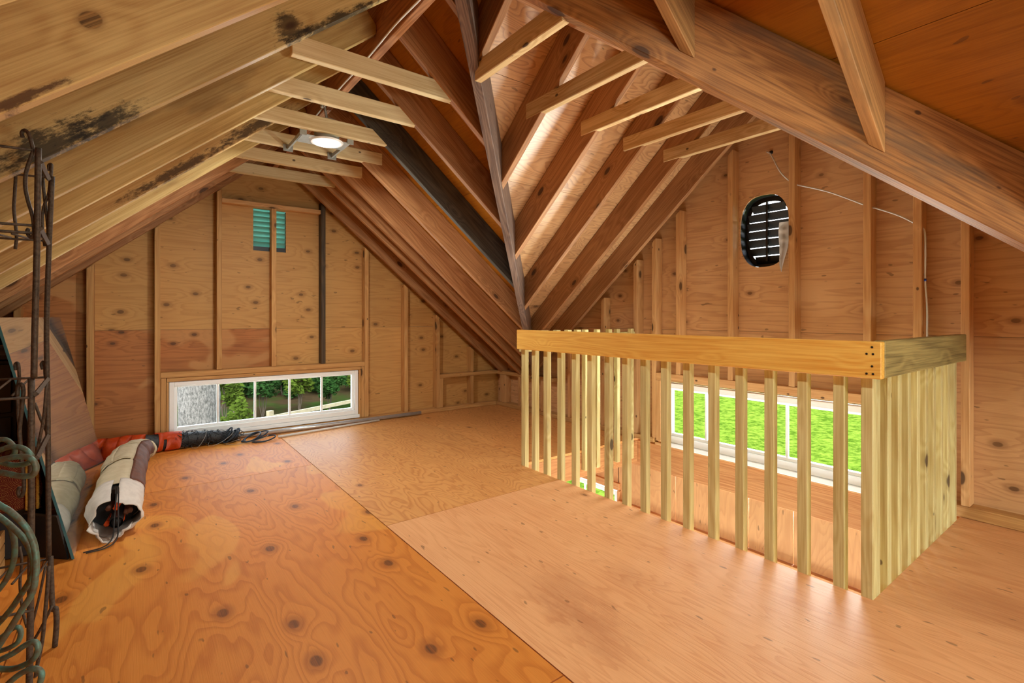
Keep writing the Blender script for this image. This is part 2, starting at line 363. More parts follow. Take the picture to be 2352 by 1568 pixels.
def make_glass():
    m = bpy.data.materials.new('window_glass'); m.use_nodes = True; nt = m.node_tree; nt.nodes.clear(); n = N(nt)
    out = n.node('ShaderNodeOutputMaterial'); mx = n.node('ShaderNodeMixShader'); lw = n.node('ShaderNodeLayerWeight')
    lw.inputs['Blend'].default_value = .12
    tr = n.node('ShaderNodeBsdfTransparent'); gl = n.node('ShaderNodeBsdfGlossy'); gl.inputs['Roughness'].default_value = .02
    tr.inputs[0].default_value = (.95, .98, .97, 1)
    nt.links.new(lw.outputs['Fresnel'], mx.inputs[0]); nt.links.new(tr.outputs[0], mx.inputs[1]); nt.links.new(gl.outputs[0], mx.inputs[2]); nt.links.new(mx.outputs[0], out.inputs[0])
    return m
M_GLASS = make_glass()
M_MIRROR, _nt, _p = newmat('mirror_glass'); _p.inputs['Metallic'].default_value = .86; _p.inputs['Roughness'].default_value = .015
_p.inputs['Base Color'].default_value = (.80, .84, .80, 1)
M_MIRROREDGE = plain('mirror_glass_edge', srgb(60, 110, 118), .15)
M_LED, _nt, _p = newmat('led_lens'); _p.inputs['Base Color'].default_value = (1, 1, 1, 1)
_p.inputs['Emission Color'].default_value = (1, .97, .92, 1); _p.inputs['Emission Strength'].default_value = 12
def make_translucent(name, col):
    m = bpy.data.materials.new(name); m.use_nodes = True; nt = m.node_tree; nt.nodes.clear(); n = N(nt)
    out = n.node('ShaderNodeOutputMaterial'); mx = n.node('ShaderNodeMixShader'); mx.inputs[0].default_value = .45
    a = n.node('ShaderNodeBsdfDiffuse'); b = n.node('ShaderNodeBsdfTranslucent'); a.inputs[0].default_value = col; b.inputs[0].default_value = col
    nt.links.new(a.outputs[0], mx.inputs[1]); nt.links.new(b.outputs[0], mx.inputs[2]); nt.links.new(mx.outputs[0], out.inputs[0])
    return m
M_LOUVER = make_translucent('louver_plastic', srgb(140, 192, 178))
M_LEAF = make_translucent('leaf_yellow_green', srgb(66, 82, 28))
M_LEAF_D = make_translucent('leaf_green', srgb(36, 62, 28))
M_GRASSBLADE = make_translucent('grass_blade', srgb(120, 170, 52))
def cloth_pattern():
    m, nt, p = newmat('red_gold_brocade'); n = N(nt)
    tc = n.node('ShaderNodeTexCoord'); uv = tc.outputs['Object']
    v = n.node('ShaderNodeTexVoronoi', voronoi_dimensions='2D'); n.put(v.inputs['Vector'], uv); v.inputs['Scale'].default_value = 17; v.inputs['Randomness'].default_value = .0
    d = v.outputs['Distance']
    rg = n.math('MULTIPLY_ADD', n.math('SINE', n.math('MULTIPLY', d, 62)), .5, .5)
    pt = n.ramp(n.noise(uv, 160, 1), .45, .6)
    f = n.math('MULTIPLY', n.ramp(rg, .55, .8), n.math('MULTIPLY_ADD', pt, .6, .3))
    n.put(p.inputs['Base Color'], n.mix(f, srgb(132, 34, 16), srgb(206, 138, 70))); p.inputs['Roughness'].default_value = .8
    return m
M_BROCADE = cloth_pattern()
M_GOLD = plain('gold_braid', srgb(206, 150, 44), .6, bump=1, scale=200, var=.6, col2=srgb(150, 92, 22))

# ------------------------------------------------------------------ setting: geometry numbers
SL = 10 / 12.
L0, R0 = 1.665, 3.275            # underside of main rafters: left z = L0 + SL x ; right z = R0 - SL x
F0, N0 = 3.856, 1.0926           # underside of cross-gable rafters: far z = F0 - SL y ; near z = N0 + SL y
XR = (R0 - L0) / (2 * SL); ZR = R0 - SL * XR
YC = (F0 - N0) / (2 * SL)
VF = (F0 - R0) / SL              # far valley: y - x = VF
VN = (R0 - N0) / SL              # near valley: x + y = VN
XW, YW = 3.45, 4.87              # stud faces of right and far walls
XL = 2 * XR - XW                 # left knee wall
YB = -2.35                       # back gable
RV = .245                        # vertical distance underside of rafter -> sheathing
NL = V((-SL, 0, 1)).normalized(); NR = V((SL, 0, 1)).normalized(); NF = V((0, SL, 1)).normalized(); NN = V((0, -SL, 1)).normalized()
DEP = .186

# ------------------------------------------------------------------ floor
fl = root('floor', kind='structure')
G = .0024
def floor_panel(poly, mat, rot=False):
    sheet('plywood_panel', fl, mat, frame((poly[0][0], poly[0][1], random.uniform(-.0012, 0)), (0, 1, 0), (-1, 0, 0)),
          [(y - poly[0][1], -(x - poly[0][0])) for x, y in poly], .019)
for x0, x1 in ((XL - .1, -.32), (-.32, 1.0)):
    for y0, y1 in ((YB, 1.07), (1.07, 3.675), (3.675, YW + .1)):
        floor_panel(rect(x0 + G, y0 + G, x1 - G, y1 - G), M_FLOOR_L)
floor_panel(rect(1.0 + G, YB, 2.18, -.23 - G), M_FLOOR_R)
floor_panel(rect(1.0 + G, -.23 + G, 2.18, 2.375 - G), M_FLOOR_R)
floor_panel([(1.0 + G, 2.375 + G), (2.18, 2.375 + G), (2.18, 2.79), (2.3 - G, 2.79), (2.3 - G, YW + .1), (1.0 + G, YW + .1)], M_FLOOR_F)
floor_panel(rect(2.3 + G, 2.79, XW + .1, YW + .1), M_FLOOR_F)
floor_panel(rect(2.18, YB, XW + .1, .66), M_FLOOR_R)
# framing of the stair opening
abox('rim_board', fl, M_RIM, (2.14, .62, -.21), (2.18, 2.83, -.0205), 'y')
abox('rim_board', fl, M_RIM, (2.181, 2.79, -.215), (XW + .03, 2.83, -.0205), 'x')
abox('rim_board', fl, M_RIM, (2.181, .62, -.21), (XW + .03, .66, -.0205), 'x')
for i in range(9):   # joists beneath
    y = -1.9 + i * .8
    if .55 < y < 2.9: abox('floor_joist', fl, M_RIM, (XL, y, -.21), (2.139, y + .04, -.0205), 'x', 0)
    else: abox('floor_joist', fl, M_RIM, (XL, y, -.21), (XW, y + .04, -.0205), 'x', 0)
lowfl = root('floor_downstairs', kind='structure')
sheet('slab', lowfl, M_CONCRETE, frame((0, 0, -2.62), (1, 0, 0), (0, 1, 0)), rect(XL, YB, XW + .1, YW + .1), .1)

# ------------------------------------------------------------------ far gable wall (wall_left)
wl = root('wall_left', kind='structure')
MW = frame((0, YW + .09, 0), (1, 0, 0), (0, 0, 1))      # local x = world x, local y = world z, faces -Y
win1 = rect(.195, .072, 1.778, .525); vent1 = rect(.834, 1.65, 1.108, 2.03)
def gable_clip(poly):
    poly = clip(poly, -SL, 1, L0 + RV - .003); return clip(poly, SL, 1, R0 + RV - .003)
def wsheet(wall, mat, M, poly, holes=()):
    if len(poly) < 3: return
    cx = min(p[0] for p in poly); cy = min(p[1] for p in poly)
    T = M @ Matrix.Translation((cx, cy, 0)); f = lambda l: [(p[0] - cx, p[1] - cy) for p in l]
    sheet('plywood_panel', wall, mat, T, f(poly), .014, [f(h) for h in holes])
J1 = .946
wsheet(wl, M_WALL_UP, MW, gable_clip(rect(-.28, J1 + .001, 2.36, 2.8)), [vent1])
wsheet(wl, M_WALL_LO, MW, gable_clip(rect(XL, J1 + .001, -.282, 2.8)))
wsheet(wl, M_WALL_UP, MW, gable_clip(rect(2.362, J1 + .001, XW + .1, 2.8)))
wsheet(wl, M_WALL_LO, MW, [(XL, -.25), (.995, -.25), (.995, .072), (.195, .072), (.195, .525), (.995, .525), (.995, J1 - .001), (XL, J1 - .001)])
wsheet(wl, M_WALL_UP, MW, gable_clip([(.997, -.25), (XW + .1, -.25), (XW + .1, J1 - .001), (.997, J1 - .001), (.997, .525), (1.778, .525), (1.778, .072), (.997, .072)]))
def lstud(x0, x1, z0, z1, mat=M_STUD, depth=.09):
    cuts = [((0, 0, L0), (-SL, 0, 1)), ((0, 0, R0), (SL, 0, 1))]
    board('stud', wl, mat, (x0, YW, z0), (x0, YW, z1), (1, 0, 0), 0, x1 - x0, 0, depth - .001, cuts)
for x0, x1, z0, z1 in ((-1.08, -1.04, .045, 1.6), (-.69, -.65, .045, 1.6), (-.302, -.258, .045, 2.3), (.112, .15, .045, 2.6), (.541, .579, .604, 2.145), (.968, 1.008, .604, 2.03),
                       (1.828, 1.868, .045, 2.6), (2.257, 2.297, .045, 2.6), (2.64, 2.681, .045, 2.6), (3.085, 3.125, .415, 2.6)):
    lstud(x0, x1, z0, z1)
lstud(2.6825, 2.721, .045, .37); lstud(3.085, 3.125, .045, .37)
o = board('stud', wl, M_STUD_DARK, (1.403, YW, .604), (1.403, YW, 2.145), (1, 0, 0), 0, .04, 0, .089)
o['label'] = 'weathered dark grey stud'
abox('plate', wl, M_STUD, (XL, YW, .001), (XW, YW + .089, .043), 'x')
abox('plate', wl, M_STUD, (2.683, YW, .372), (XW + .089, YW + .089, .413), 'x')
abox('vent_header', wl, M_STUD_R, (.58, YW + .012, 2.033), (1.402, YW + .089, 2.072), 'x')
abox('header', wl, M_STUD, (.151, YW + .001, .557), (1.827, YW + .089, .602), 'x')
abox('header', wl, M_STUD, (.192, YW + .006, .524), (1.79, YW + .089, .555), 'x')
for x0, x1, z1 in ((.152, .188, .555), (.19, .205, .522), (1.792, 1.827, .555), (1.769, 1.79, .522)):
    abox('jack_stud', wl, M_STUD, (x0, YW + .004, .045), (x1, YW + .089, z1), 'z')

def make_window(idx, M, wid, hei, nm, fw=.055, sill=True):
    """M: local x along the wall, y up, z out of the room; origin at lower corner of outer frame"""
    r = root('window_%d' % idx, M.translation, kind='structure')
    def bar(name, a, b, mat=M_VINYL):
        bm = bmesh.new(); box_bm(bm, a, b); bmesh.ops.bevel(bm, geom=bm.edges[:], offset=.003, segments=1, affect='EDGES')
        return mesh_obj(name, bm, mat, r, M)
    D = .075
    bar('frame', (0, 0, 0), (fw * .62, hei, D)); bar('frame', (wid - fw * .62, 0, 0), (wid, hei, D))
    bar('frame', (fw * .62, hei - fw * .6, .001), (wid - fw * .62, hei - .0005, D)); bar('frame', (fw * .62, .0005, .001), (wid - fw * .62, fw * .75, D))
    a = fw * .62; s = .022
    bar('sash', (a, fw * .75, .022), (a + s, hei - fw * .6, .06)); bar('sash', (wid - a - s, fw * .75, .022), (wid - a, hei - fw * .6, .06))
    bar('sash', (a + s, hei - fw * .6 - s * .6, .022), (wid - a - s, hei - fw * .6, .06)); bar('sash', (a + s, fw * .75, .022), (wid - a - s, fw * .75 + s, .06))
    g0, g1 = a + s, wid - a - s
    for k in range(1, nm + 1):
        x = g0 + (g1 - g0) * k / (nm + 1)
        bar('muntin', (x - .009, fw * .75 + s, .03), (x + .009, hei - fw * .6 - s * .6, .048))
    bm = bmesh.new(); box_bm(bm, (g0, fw * .75 + s, .0375), (g1, hei - fw * .6 - s * .6, .0405)); mesh_obj('pane', bm, M_GLASS, r, M)
    if sill: bar('sill', (-.012, -.034, -.012), (wid + .012, -.001, .07))
    return r
make_window(1, frame((.208, YW + .012, .082), (1, 0, 0), (0, 0, 1)) @ Matrix.Scale(-1, 4, (0, 0, 1)), 1.556, .438, 4)

# siding behind the sheathing closes the joints
def siding(wall, M, poly, holes): sheet('siding', wall, M_SIDING, M @ Matrix.Translation((0, 0, -.0155)), poly, .012, holes)
siding(wl, MW, gable_clip(rect(XL - .05, -.3, XW + .15, 2.9)), [win1, vent1])
# louvre in the far gable
gv = root('gable_vent', (.971, YW + .1, 1.65), 'rectangular pale teal slatted vent high in the far gable wall above the left window', 'vent')
for k in range(8):
    z = 1.712 + k * .046
    bm = bmesh.new(); box_bm(bm, (-.137, -.03, -.0015), (.137, .03, .0015))
    mesh_obj('slat', bm, M_LOUVER, gv, Matrix.Translation((.971, YW + .128, z)) @ Matrix.Rotation(R_(-50), 4, 'X'))
abox('frame', gv, M_BLACKHOLE, (.834, YW + .1045, 1.6505), (1.108, YW + .16, 1.69), 'x', 0)
abox('frame', gv, M_BLACKHOLE, (.82, YW + .1045, 1.65), (.8335, YW + .16, 2.03), 'z', 0); abox('frame', gv, M_BLACKHOLE, (1.1085, YW + .1045, 1.65), (1.122, YW + .16, 2.03), 'z', 0)

# ------------------------------------------------------------------ right wall with the cross gable
wr = root('wall_right', kind='structure')
MR = frame((XW + .09, 0, 0), (0, -1, 0), (0, 0, 1))      # local x = -world y, faces -X
def xg_clip(poly):           # poly in (-y, z)
    return poly
def oval(cy, cz, a, b, n=44, p=2.7):
    out = []
    for k in range(n):
        t = 2 * math.pi * k / n; c, s = math.cos(t), math.sin(t)
        out.append((-cy + a * abs(c) ** (2 / p) * (1 if c >= 0 else -1), cz + b * abs(s) ** (2 / p) * (1 if s >= 0 else -1)))
    return out
VY, VZ, VA, VB = 1.727, 1.66, .172, .255
def xgable(poly):
    poly = clip(poly, SL, 1, F0 + RV - .003) if False else poly
    # far slope: z <= F0+RV - SL*y  ->  with u=-y: -SL*u + z <= ...
    poly = clip(poly, -SL, 1, F0 + RV - .003); return clip(poly, SL, 1, N0 + RV - .003)
# side strips under the main eave and the gable itself
wsheet(wr, M_WALL_R, MR, xgable(rect(-2.68, J1 + .001, .3, 2.9)), [oval(VY, VZ, VA, VB)])
wsheet(wr, M_WALL_R, MR, xgable(rect(-YW - .1, J1 + .001, -2.682, 2.9)))
wsheet(wr, M_WALL_R, MR, xgable(rect(.302, J1 + .001, 2.4, 2.9)))
win2 = rect(-2.525, .02, -.875, .512)
def lower_r(y0, y1, hole=False):
    poly = xgable(rect(-y1, -.02, -y0, J1 - .001))
    return poly
EZ = R0 + RV - SL * (XW + .09) - .003
wsheet(wr, M_WALL_R, MR, [(-4.96, -.02), (-2.7, -.02), (-2.7, J1 - .001), (-(F0 + RV - J1) / SL, J1 - .001), (-(F0 + RV - EZ) / SL, EZ), (-4.96, EZ)])
wsheet(wr, M_WALL_R, MR, rect(-2.698, -.02, -.65, J1 - .001), [win2])
wsheet(wr, M_WALL_R, MR, [(-.648, -.02), (2.4, -.02), (2.4, EZ), (-(EZ - N0 - RV) / SL, EZ), (-(J1 - N0 - RV) / SL, J1 - .001), (-.648, J1 - .001)])
def rstud(y0, y1, z0, z1, mat=M_STUD_R, name='stud'):
    cuts = [((0, 0, F0), (0, SL, 1)), ((0, 0, N0), (0, -SL, 1))]
    return board(name, wr, mat, (XW, y0, z0), (XW, y0, z1), (0, 1, 0), 0, y1 - y0, -.089, 0, cuts)
for y0, y1, z0, z1 in ((3.15, 3.19, .045, 2.6), (2.77, 2.81, .045, 2.6), (2.576, 2.616, .045, 2.6), (2.344, 2.384, .59, 2.6), (1.907, 1.947, .59, 2.6), (1.48, 1.52, .59, 2.6),
                       (1.055, 1.096, .59, 2.6), (.818, .858, .045, 2.6), (.62, .656, .062, 2.6), (3.60, 3.64, .045, 2.6), (.2, .24, .045, 2.6), (-.2, -.16, .045, 2.6), (-.6, -.56, .045, 2.6)):
    rstud(y0, y1, z0, z1)
for y in (4.70, 4.41, 4.02): abox('stud', wr, M_STUD_R, (XW, y, .045), (XW + .089, y + .1 if y > 4.5 else y + .04, .371), 'z')
abox('plate', wr, M_STUD, (XW, 3.86, .373), (XW + .089, YW, .413), 'y')
abox('plate', wr, M_STUD, (XW, 2.60, .001), (XW + .089, YW, .043), 'y'); abox('plate', wr, M_STUD, (XW, YB, .001), (XW + .089, .815, .06), 'y')
abox('header', wr, M_STUD_R, (XW, .86, .53), (XW + .089, 2.574, .588), 'y'); abox('sill_plate', wr, M_STUD_R, (XW + .02, .86, -.018), (XW + .089, 2.6, .004), 'y')
abox('sill_plate', wr, M_STUD_R, (XW + .03, .86, .005), (XW + .089, 2.574, .022), 'y')
abox('jack_stud', wr, M_STUD_R, (XW, 2.53, .023), (XW + .089, 2.574, .529), 'z'); abox('jack_stud', wr, M_STUD_R, (XW, .861, .023), (XW + .089, .888, .529), 'z')
# band board and lining panels of the stair well, going down
abox('rim_board', wr, M_RIM, (XW + .035, YB, -.243), (XW + .089, YW, -.021), 'y')
y = .3
k = 0
while y < 3.0:
    sheet('lining_panel', wr, M_PANEL, frame((XW + .055, y + .302, -.60), (0, 0, 1), (0, 1, 0)) @ Matrix.Rotation(math.pi, 4, 'X') @ Matrix.Translation((0, 0, 0)), rect(0, .0015, .355, .3005), .012)
    y += .302
wsheet(wr, M_PANEL, MR, rect(-4.9, -2.62, -4.3, -.25)); wsheet(wr, M_PANEL, MR, rect(-3.0, -2.62, 2.3, -.605)); wsheet(wr, M_PANEL, MR, rect(-4.3, -2.62, -3.0, -1.7))
abox('ledger', wr, M_RIM, (XW + .01, .3, -.645), (XW + .075, 3.0, -.602), 'y')
abox('lower_header', wr, M_RIM, (XW + .02, 2.99, -.52), (XW + .089, 4.35, -.455), 'y')
sheet('lining_panel', wr, M_PANEL, frame((XW + .055, 4.35, -.454), (0, 0, 1), (0, 1, 0)) @ Matrix.Rotation(math.pi, 4, 'X'), rect(0, 0, .209, 1.34), .012)
abox('lower_jamb', wr, M_RIM, (XW + .02, 2.985, -1.75), (XW + .089, 3.012, -.521), 'z')
make_window(2, frame((XW + .028, .892, .026), (0, 1, 0), (0, 0, 1)), 1.628, .484, 4, fw=.07)
make_window(3, frame((XW + .035, 3.02, -1.70), (0, 1, 0), (0, 0, 1)), 1.28, 1.16, 2)

UP = [(-YW - .1, -.02), (2.4, -.02), (2.4, EZ), (-(EZ - N0 - RV) / SL, EZ), (-YC, F0 + RV - SL * YC - .004), (-(F0 + RV - EZ) / SL, EZ), (-YW - .1, EZ)]
siding(wr, MR, UP, [win2, oval(VY, VZ, VA, VB)])
# oval black vent
ov = root('gable_vent', (XW + .1, VY, VZ), 'oval black slatted vent in the right gable wall above the stair railing', 'vent')
bm = bmesh.new(); A = oval(VY, VZ, VA, VB); n_ = len(A); rows = []
for sc, x in ((.995, 0), (.995, .075), (.86, .078), (.86, .07)):
    rows.append([bm.verts.new((XW + .1 + x, VY - (p[0] + VY) * sc, VZ + (p[1] - VZ) * sc)) for p in A])
for a, b in zip(rows, rows[1:]):
    for k in range(n_): bm.faces.new((a[k], a[(k + 1) % n_], b[(k + 1) % n_], b[k]))
bmesh.ops.transform(bm, matrix=WM[ov.name].inverted(), verts=bm.verts[:]); mesh_obj('collar', bm, M_BLACKHOLE, ov)
def ovw(z, s=.87):
    u = abs((z - VZ) / (VB * s)); return VA * s * max(0, 1 - u ** 2.7) ** (1 / 2.7) if u < 1 else 0
for k in range(8):
    z = VZ - .2 + k * .062
    wv = ovw(z)
    if wv < .03: continue
    bm = bmesh.new(); box_bm(bm, (-wv, -.0285, -.003), (wv, .0285, .003))
    mesh_obj('slat', bm, M_BLACKHOLE, ov, Matrix.Translation((XW + .163, VY, z)) @ Matrix.Rotation(R_(90), 4, 'Z') @ Matrix.Rotation(R_(62), 4, 'X'))
abox('mullion', ov, M_BLACKHOLE, (XW + .135, VY - .007, VZ - .21), (XW + .15, VY + .007, VZ + .21), 'z', 0)
# torn paper hanging beside it
pp = bmesh.new(); g = []
for i in range(9):
    t = i / 8; z = 1.70 - .34 * t; hw = (.035 * (1 - t) ** .7 + .004)
    g.append([pp.verts.new((XW + .07 + .008 * math.sin(5 * t + j), 1.575 + .02 * t + hw * (j - 1) + .004 * math.sin(9 * t), z)) for j in range(3)])
for a, b in zip(g, g[1:]):
    for j in range(2): pp.faces.new((a[j], a[j + 1], b[j + 1], b[j]))
bmesh.ops.solidify(pp, geom=pp.faces[:], thickness=.002)
tag(mesh_obj('torn_paper', pp, M_PAPER, smooth=True), 'torn strip of pale building paper hanging beside the oval vent', 'paper')

# ------------------------------------------------------------------ back gable and knee wall (behind and beside the camera)
wb = root('wall_back', kind='structure')
MB_ = frame((0, YB, 0), (-1, 0, 0), (0, 0, 1))
bp = [(-p[0], p[1]) for p in gable_clip(rect(XL, -.2, XW + .1, 2.9))]
sheet('plywood_panel', wb, M_WALL_UP, MB_, bp, .014, [rect(-2.8, .12, -1.2, .64)])
make_window(4, frame((1.2, YB + .01, .125), (1, 0, 0), (0, 0, 1)), 1.6, .51, 4)  # unseen window, added as an opening for the back fill lamp
wk = root('wall_knee', kind='structure')
sheet('plywood_panel', wk, M_WALL_LO, frame((XL - .02, YB, -.2), (0, 1, 0), (0, 0, 1)), rect(0, 0, YW - YB + .1, .85), .014)

# ------------------------------------------------------------------ roof
ce = root('ceiling', kind='structure')
def slope_panel(corner, xd, yd, poly, cutplanes, mat, name='plywood_panel'):
    M = frame(corner, xd, yd)
    if len(poly) < 3: return
    bm = bmesh.new(); vs = [bm.verts.new((p[0], p[1], 0)) for p in poly]
    f = bm.faces.new(vs)
    r = bmesh.ops.extrude_face_region(bm, geom=[f]); bmesh.ops.translate(bm, verts=[v for v in r['geom'] if isinstance(v, bmesh.types.BMVert)], vec=(0, 0, .015))
    Mi = M.inverted(); R3 = Mi.to_3x3()
    for co, no in cutplanes:
        q = bmesh.ops.bisect_plane(bm, geom=bm.verts[:] + bm.edges[:] + bm.faces[:], plane_co=Mi @ V(co), plane_no=R3 @ V(no), clear_outer=True)
        es = [e for e in q['geom_cut'] if isinstance(e, bmesh.types.BMEdge)]
        if es: bmesh.ops.edgeloop_fill(bm, edges=es)
    if len(bm.verts) < 4: bm.free(); return
    mesh_obj(name, bm, mat, ce, M)
K = math.hypot(1, SL)
def felt(origin, xd, yd, length, height, cuts):
    u = V(xd).normalized().cross(V(yd).normalized())
    slope_panel(V(origin) + u * .0165, xd, yd, rect(0, 0, length, height), cuts, M_SHINGLE, 'roof_felt')
def panels(origin, xd, yd, length, height, cuts, mat, off=0., rowh=1.22):
    """rows of sheets from the ridge down; local x along the ridge, y down the slope"""
    r = 0; y0 = 0; felt(origin, xd, yd, length, height, cuts)
    while y0 < height:
        y1 = min(y0 + rowh, height); x0 = -off * (r % 2)
        while x0 < length:
            a, b = max(x0, 0), min(x0 + 2.44, length)
            if b - a > .05: slope_panel(V(origin) + V(xd).normalized() * a + V(yd).normalized() * y0, xd, yd, rect(.001, .001, b - a - .001, y1 - y0 - .001), cuts, mat)
            x0 += 2.44
        y0 += rowh; r += 1
HZ = (XR - XL + .25) * K
zt = ZR + RV
panels((XR, YB, zt), (0, 1, 0), (-1, 0, -SL), YW + .12 - YB, HZ, [], M_ROOF, 1.22)
# right slope: x along -y so the normal points up
panels((XR, YW + .12, zt), (0, -1, 0), (1, 0, -SL), YW + .12 - (XR + VF), HZ, [((0, VF, 0), (1, -1, 0))], M_ROOF, .6)
panels((XR, YC + .35, zt), (0, -1, 0), (1, 0, -SL), YC + .35 - YB, HZ, [((VN, 0, 0), (1, 1, 0))], M_ROOF, 0.)
zx = F0 + RV - SL * YC
panels((XR - .1, YC, zx), (1, 0, 0), (0, 1, -SL), XW + .12 - XR + .1, 2.6 * K, [((0, VF, 0), (-1, 1, 0))], M_ROOF_X, 1.0, .61)
panels((XW + .12, YC, zx), (-1, 0, 0), (0, -1, -SL), XW + .12 - XR + .1, 2.6 * K, [((VN, 0, 0), (-1, -1, 0))], M_ROOF_X, 1.0, .61)
# ridge boards
board('ridge_board', ce, M_RIDGE, (XR - .02, YB, 2.36), (XR - .02, YW + .08, 2.36), (0, 0, 1), 0, .325, 0, .04)
board('ridge_board', ce, M_RIDGE, (XR + .021, YC - .02, 2.40), (XW + .08, YC - .02, 2.40), (0, 0, 1), 0, .29, -.04, 0)
# main rafters, left slope (far edge y)
for i, y in enumerate((-2.05, -1.62, -1.19, -.76, -.33, .22, .65, 1.08, 1.515, 1.93, 2.40, 2.795, 3.25, 3.67, 4.145, 4.44, 4.84)):
    mat = {1.93: M_RAFTER_STAINED, 3.25: M_RAFTER_BARK, 1.515: M_RAFTER_KNOT}.get(y, M_RAFTER_L)
    if y > 3.9: mat = M_RAFTER_R
    o = board('rafter', ce, mat, (XL - .1, y - .038, L0 + SL * (XL - .1)), (XR, y - .038, ZR), NL, 0, DEP, -.038, 0, [((XR - .021, 0, 0), (1, 0, 0))])
    if abs(y - 1.93) < .01: o['label'] = 'rafter with dark water stains'
# right slope beyond the cross gable
fcut = ((0, VF + .03, 0), (1, -1, 0)); ncut = ((VN - .035, 0, 0), (1, 1, 0)); rcut = ((XR + .021, 0, 0), (-1, 0, 0))
for y in (1.90, 2.325, 2.745, 3.18, 3.61, 4.055, 4.29, 4.47, 4.84):
    mat = M_RAFTER_GREY if abs(y - 3.18) < .01 else M_RAFTER_R
    xe = XW + .12
    o = board('jack_rafter' if y < 4.2 else 'rafter', ce, mat, (XR, y - .038, ZR), (xe, y - .038, R0 - SL * xe), NR, 0, DEP, 0, .038, [fcut, rcut] if y < 4.2 else [rcut])
    if mat is M_RAFTER_GREY: o['label'] = 'weathered grey-black jack rafter'
for y in (-2.05, -1.62, -1.19, -.76, -.33, .225, .65, 1.085, 1.5):
    xe = XW + .12
    board('jack_rafter' if y > -.7 else 'rafter', ce, M_JACK, (XR, y - .038, ZR), (xe, y - .038, R0 - SL * xe), NR, 0, DEP, 0, .038, [ncut, rcut])
# cross gable rafters
ycut_f = ((0, YC + .021, 0), (0, -1, 0)); ycut_n = ((0, YC - .021, 0), (0, 1, 0))
fxcut = ((0, VF - .03, 0), (-1, 1, 0)); nxcut = ((VN + .035, 0, 0), (-1, -1, 0))
for x in (1.34, 1.815, 2.245, 2.675, 3.078, 3.447):
    y1 = 4.6
    board('jack_rafter' if x < 3.3 else 'rake_rafter', ce, M_RAFTER_R, (x - .038, YC, F0 - SL * YC), (x - .038, y1, F0 - SL * y1), NF, 0, DEP, -.038, 0, [fxcut, ycut_f])
    board('jack_rafter' if x < 3.3 else 'rake_rafter', ce, M_RAFTER_R, (x - .038, YC, F0 - SL * YC), (x - .038, -1.2, N0 - SL * 1.2), NN, 0, DEP, 0, .038, [nxcut, ycut_n])
# valley rafters
def valley(mat, s, c, dz0, dz1, x0, x1, lab):
    f = (lambda x: (x, x + c)) if s > 0 else (lambda x: (x, c - x))
    a, b = f(x0), f(x1)
    p0 = (a[0], a[1], R0 - SL * x0 + dz0); p1 = (b[0], b[1], R0 - SL * x1 + dz0)
    d = V(p1) - V(p0); h = (dz1 - dz0) * math.hypot(d.x, d.y) / d.length
    o = board('valley_rafter', ce, mat, p0, p1, (0, 0, 1), 0, h, -.024, .024, [((XR + .021, 0, 0), (-1, 0, 0)), ((XW + .08, 0, 0), (1, 0, 0))])
    o['label'] = lab
valley(M_VALLEY, -1, VN, -.055, .243, XR - .1, XW + .1, 'heavy brown valley rafter with jack rafters butting on it')
valley(M_VALLEY_GREY, 1, VF, -.03, .243, XR - .1, XW + .1, 'grey weathered valley rafter')
# collar ties
for i, (x0, x1, y) in enumerate(((.53, 1.487, 2.30), (.50, 1.402, 2.72), (.50, 1.424, 3.142), (.50, 1.457, 3.566), (.50, 1.461, 3.988), (.50, 1.381, 4.42))):
    abox('collar_tie', ce, M_TIE, (x0, y - .038, 2.18), (x1, y, 2.268), 'x', .003)
for y in (.60, 1.03, -.8, -1.9): abox('collar_tie', ce, M_TIE, (.45, y - .038, 2.18), (1.46, y, 2.268), 'x', .003)
for i, (x, ya, yb) in enumerate(((1.30, 1.36, 1.96), (1.775, 1.14, 2.17), (2.20, 1.14, 2.165), (2.62, 1.13, 2.19), (3.035, 1.13, 2.175))):
    abox('collar_tie', ce, M_TIE_B, (x - .038, ya, 2.155), (x, yb, 2.243), 'y', .003)

# ------------------------------------------------------------------ stair railing
ra = root('stair_railing', (2.16, .66, 0), 'wooden railing with a wide cap board and square balusters around the stair opening', 'railing')
front_rail = o = abox('rail_board', ra, M_RAIL, (2.142, .624, .824), (2.1795, 2.779, .96), 'y', .003); o['label'] = 'orange-brown front rail board'
o = abox('rail_board', ra, M_RAIL_OLIVE, (2.1805, .622, .826), (3.385, .6595, .962), 'x', .003); o['label'] = 'olive green treated rail board'
abox('rail_board', ra, M_BAL, (2.20, 2.7905, .80), (XW, 2.826, .925), 'x', .003)
def bal(x, y, z0, z1):
    M = frame((x, y, z0), (0, 0, 1), (1, 0, 0)); bm = bmesh.new(); L = z1 - z0
    box_bm(bm, (0, 0, 0), (L, .038, .04)); bmesh.ops.bevel(bm, geom=bm.edges[:], offset=.003, segments=1, affect='EDGES')
    mesh_obj('baluster', bm, M_BAL, ra, M @ Matrix.Translation((0, 0, 0)))
for yf in (2.775, 2.66, 2.535, 2.398, 2.265, 2.13, 1.99, 1.857, 1.73, 1.598, 1.466, 1.33, 1.194, 1.062, .927, .794, .70):
    bal(2.1805, yf - .04, -.16, .95)
for k in range(10):
    x = 2.222 + k * .1255
    bal(x, .6605, -.15, .955)
for x in (2.835, 2.97, 3.11, 3.21, 3.385): bal(x - .038, 2.7495, -.155, .953)
for x in (2.42, 2.54, 2.655, 2.755): abox('cleat', ra, M_BAL, (x - .045, 2.7505, .80), (x, 2.7895, .953), 'z', .003)
bm = bmesh.new()
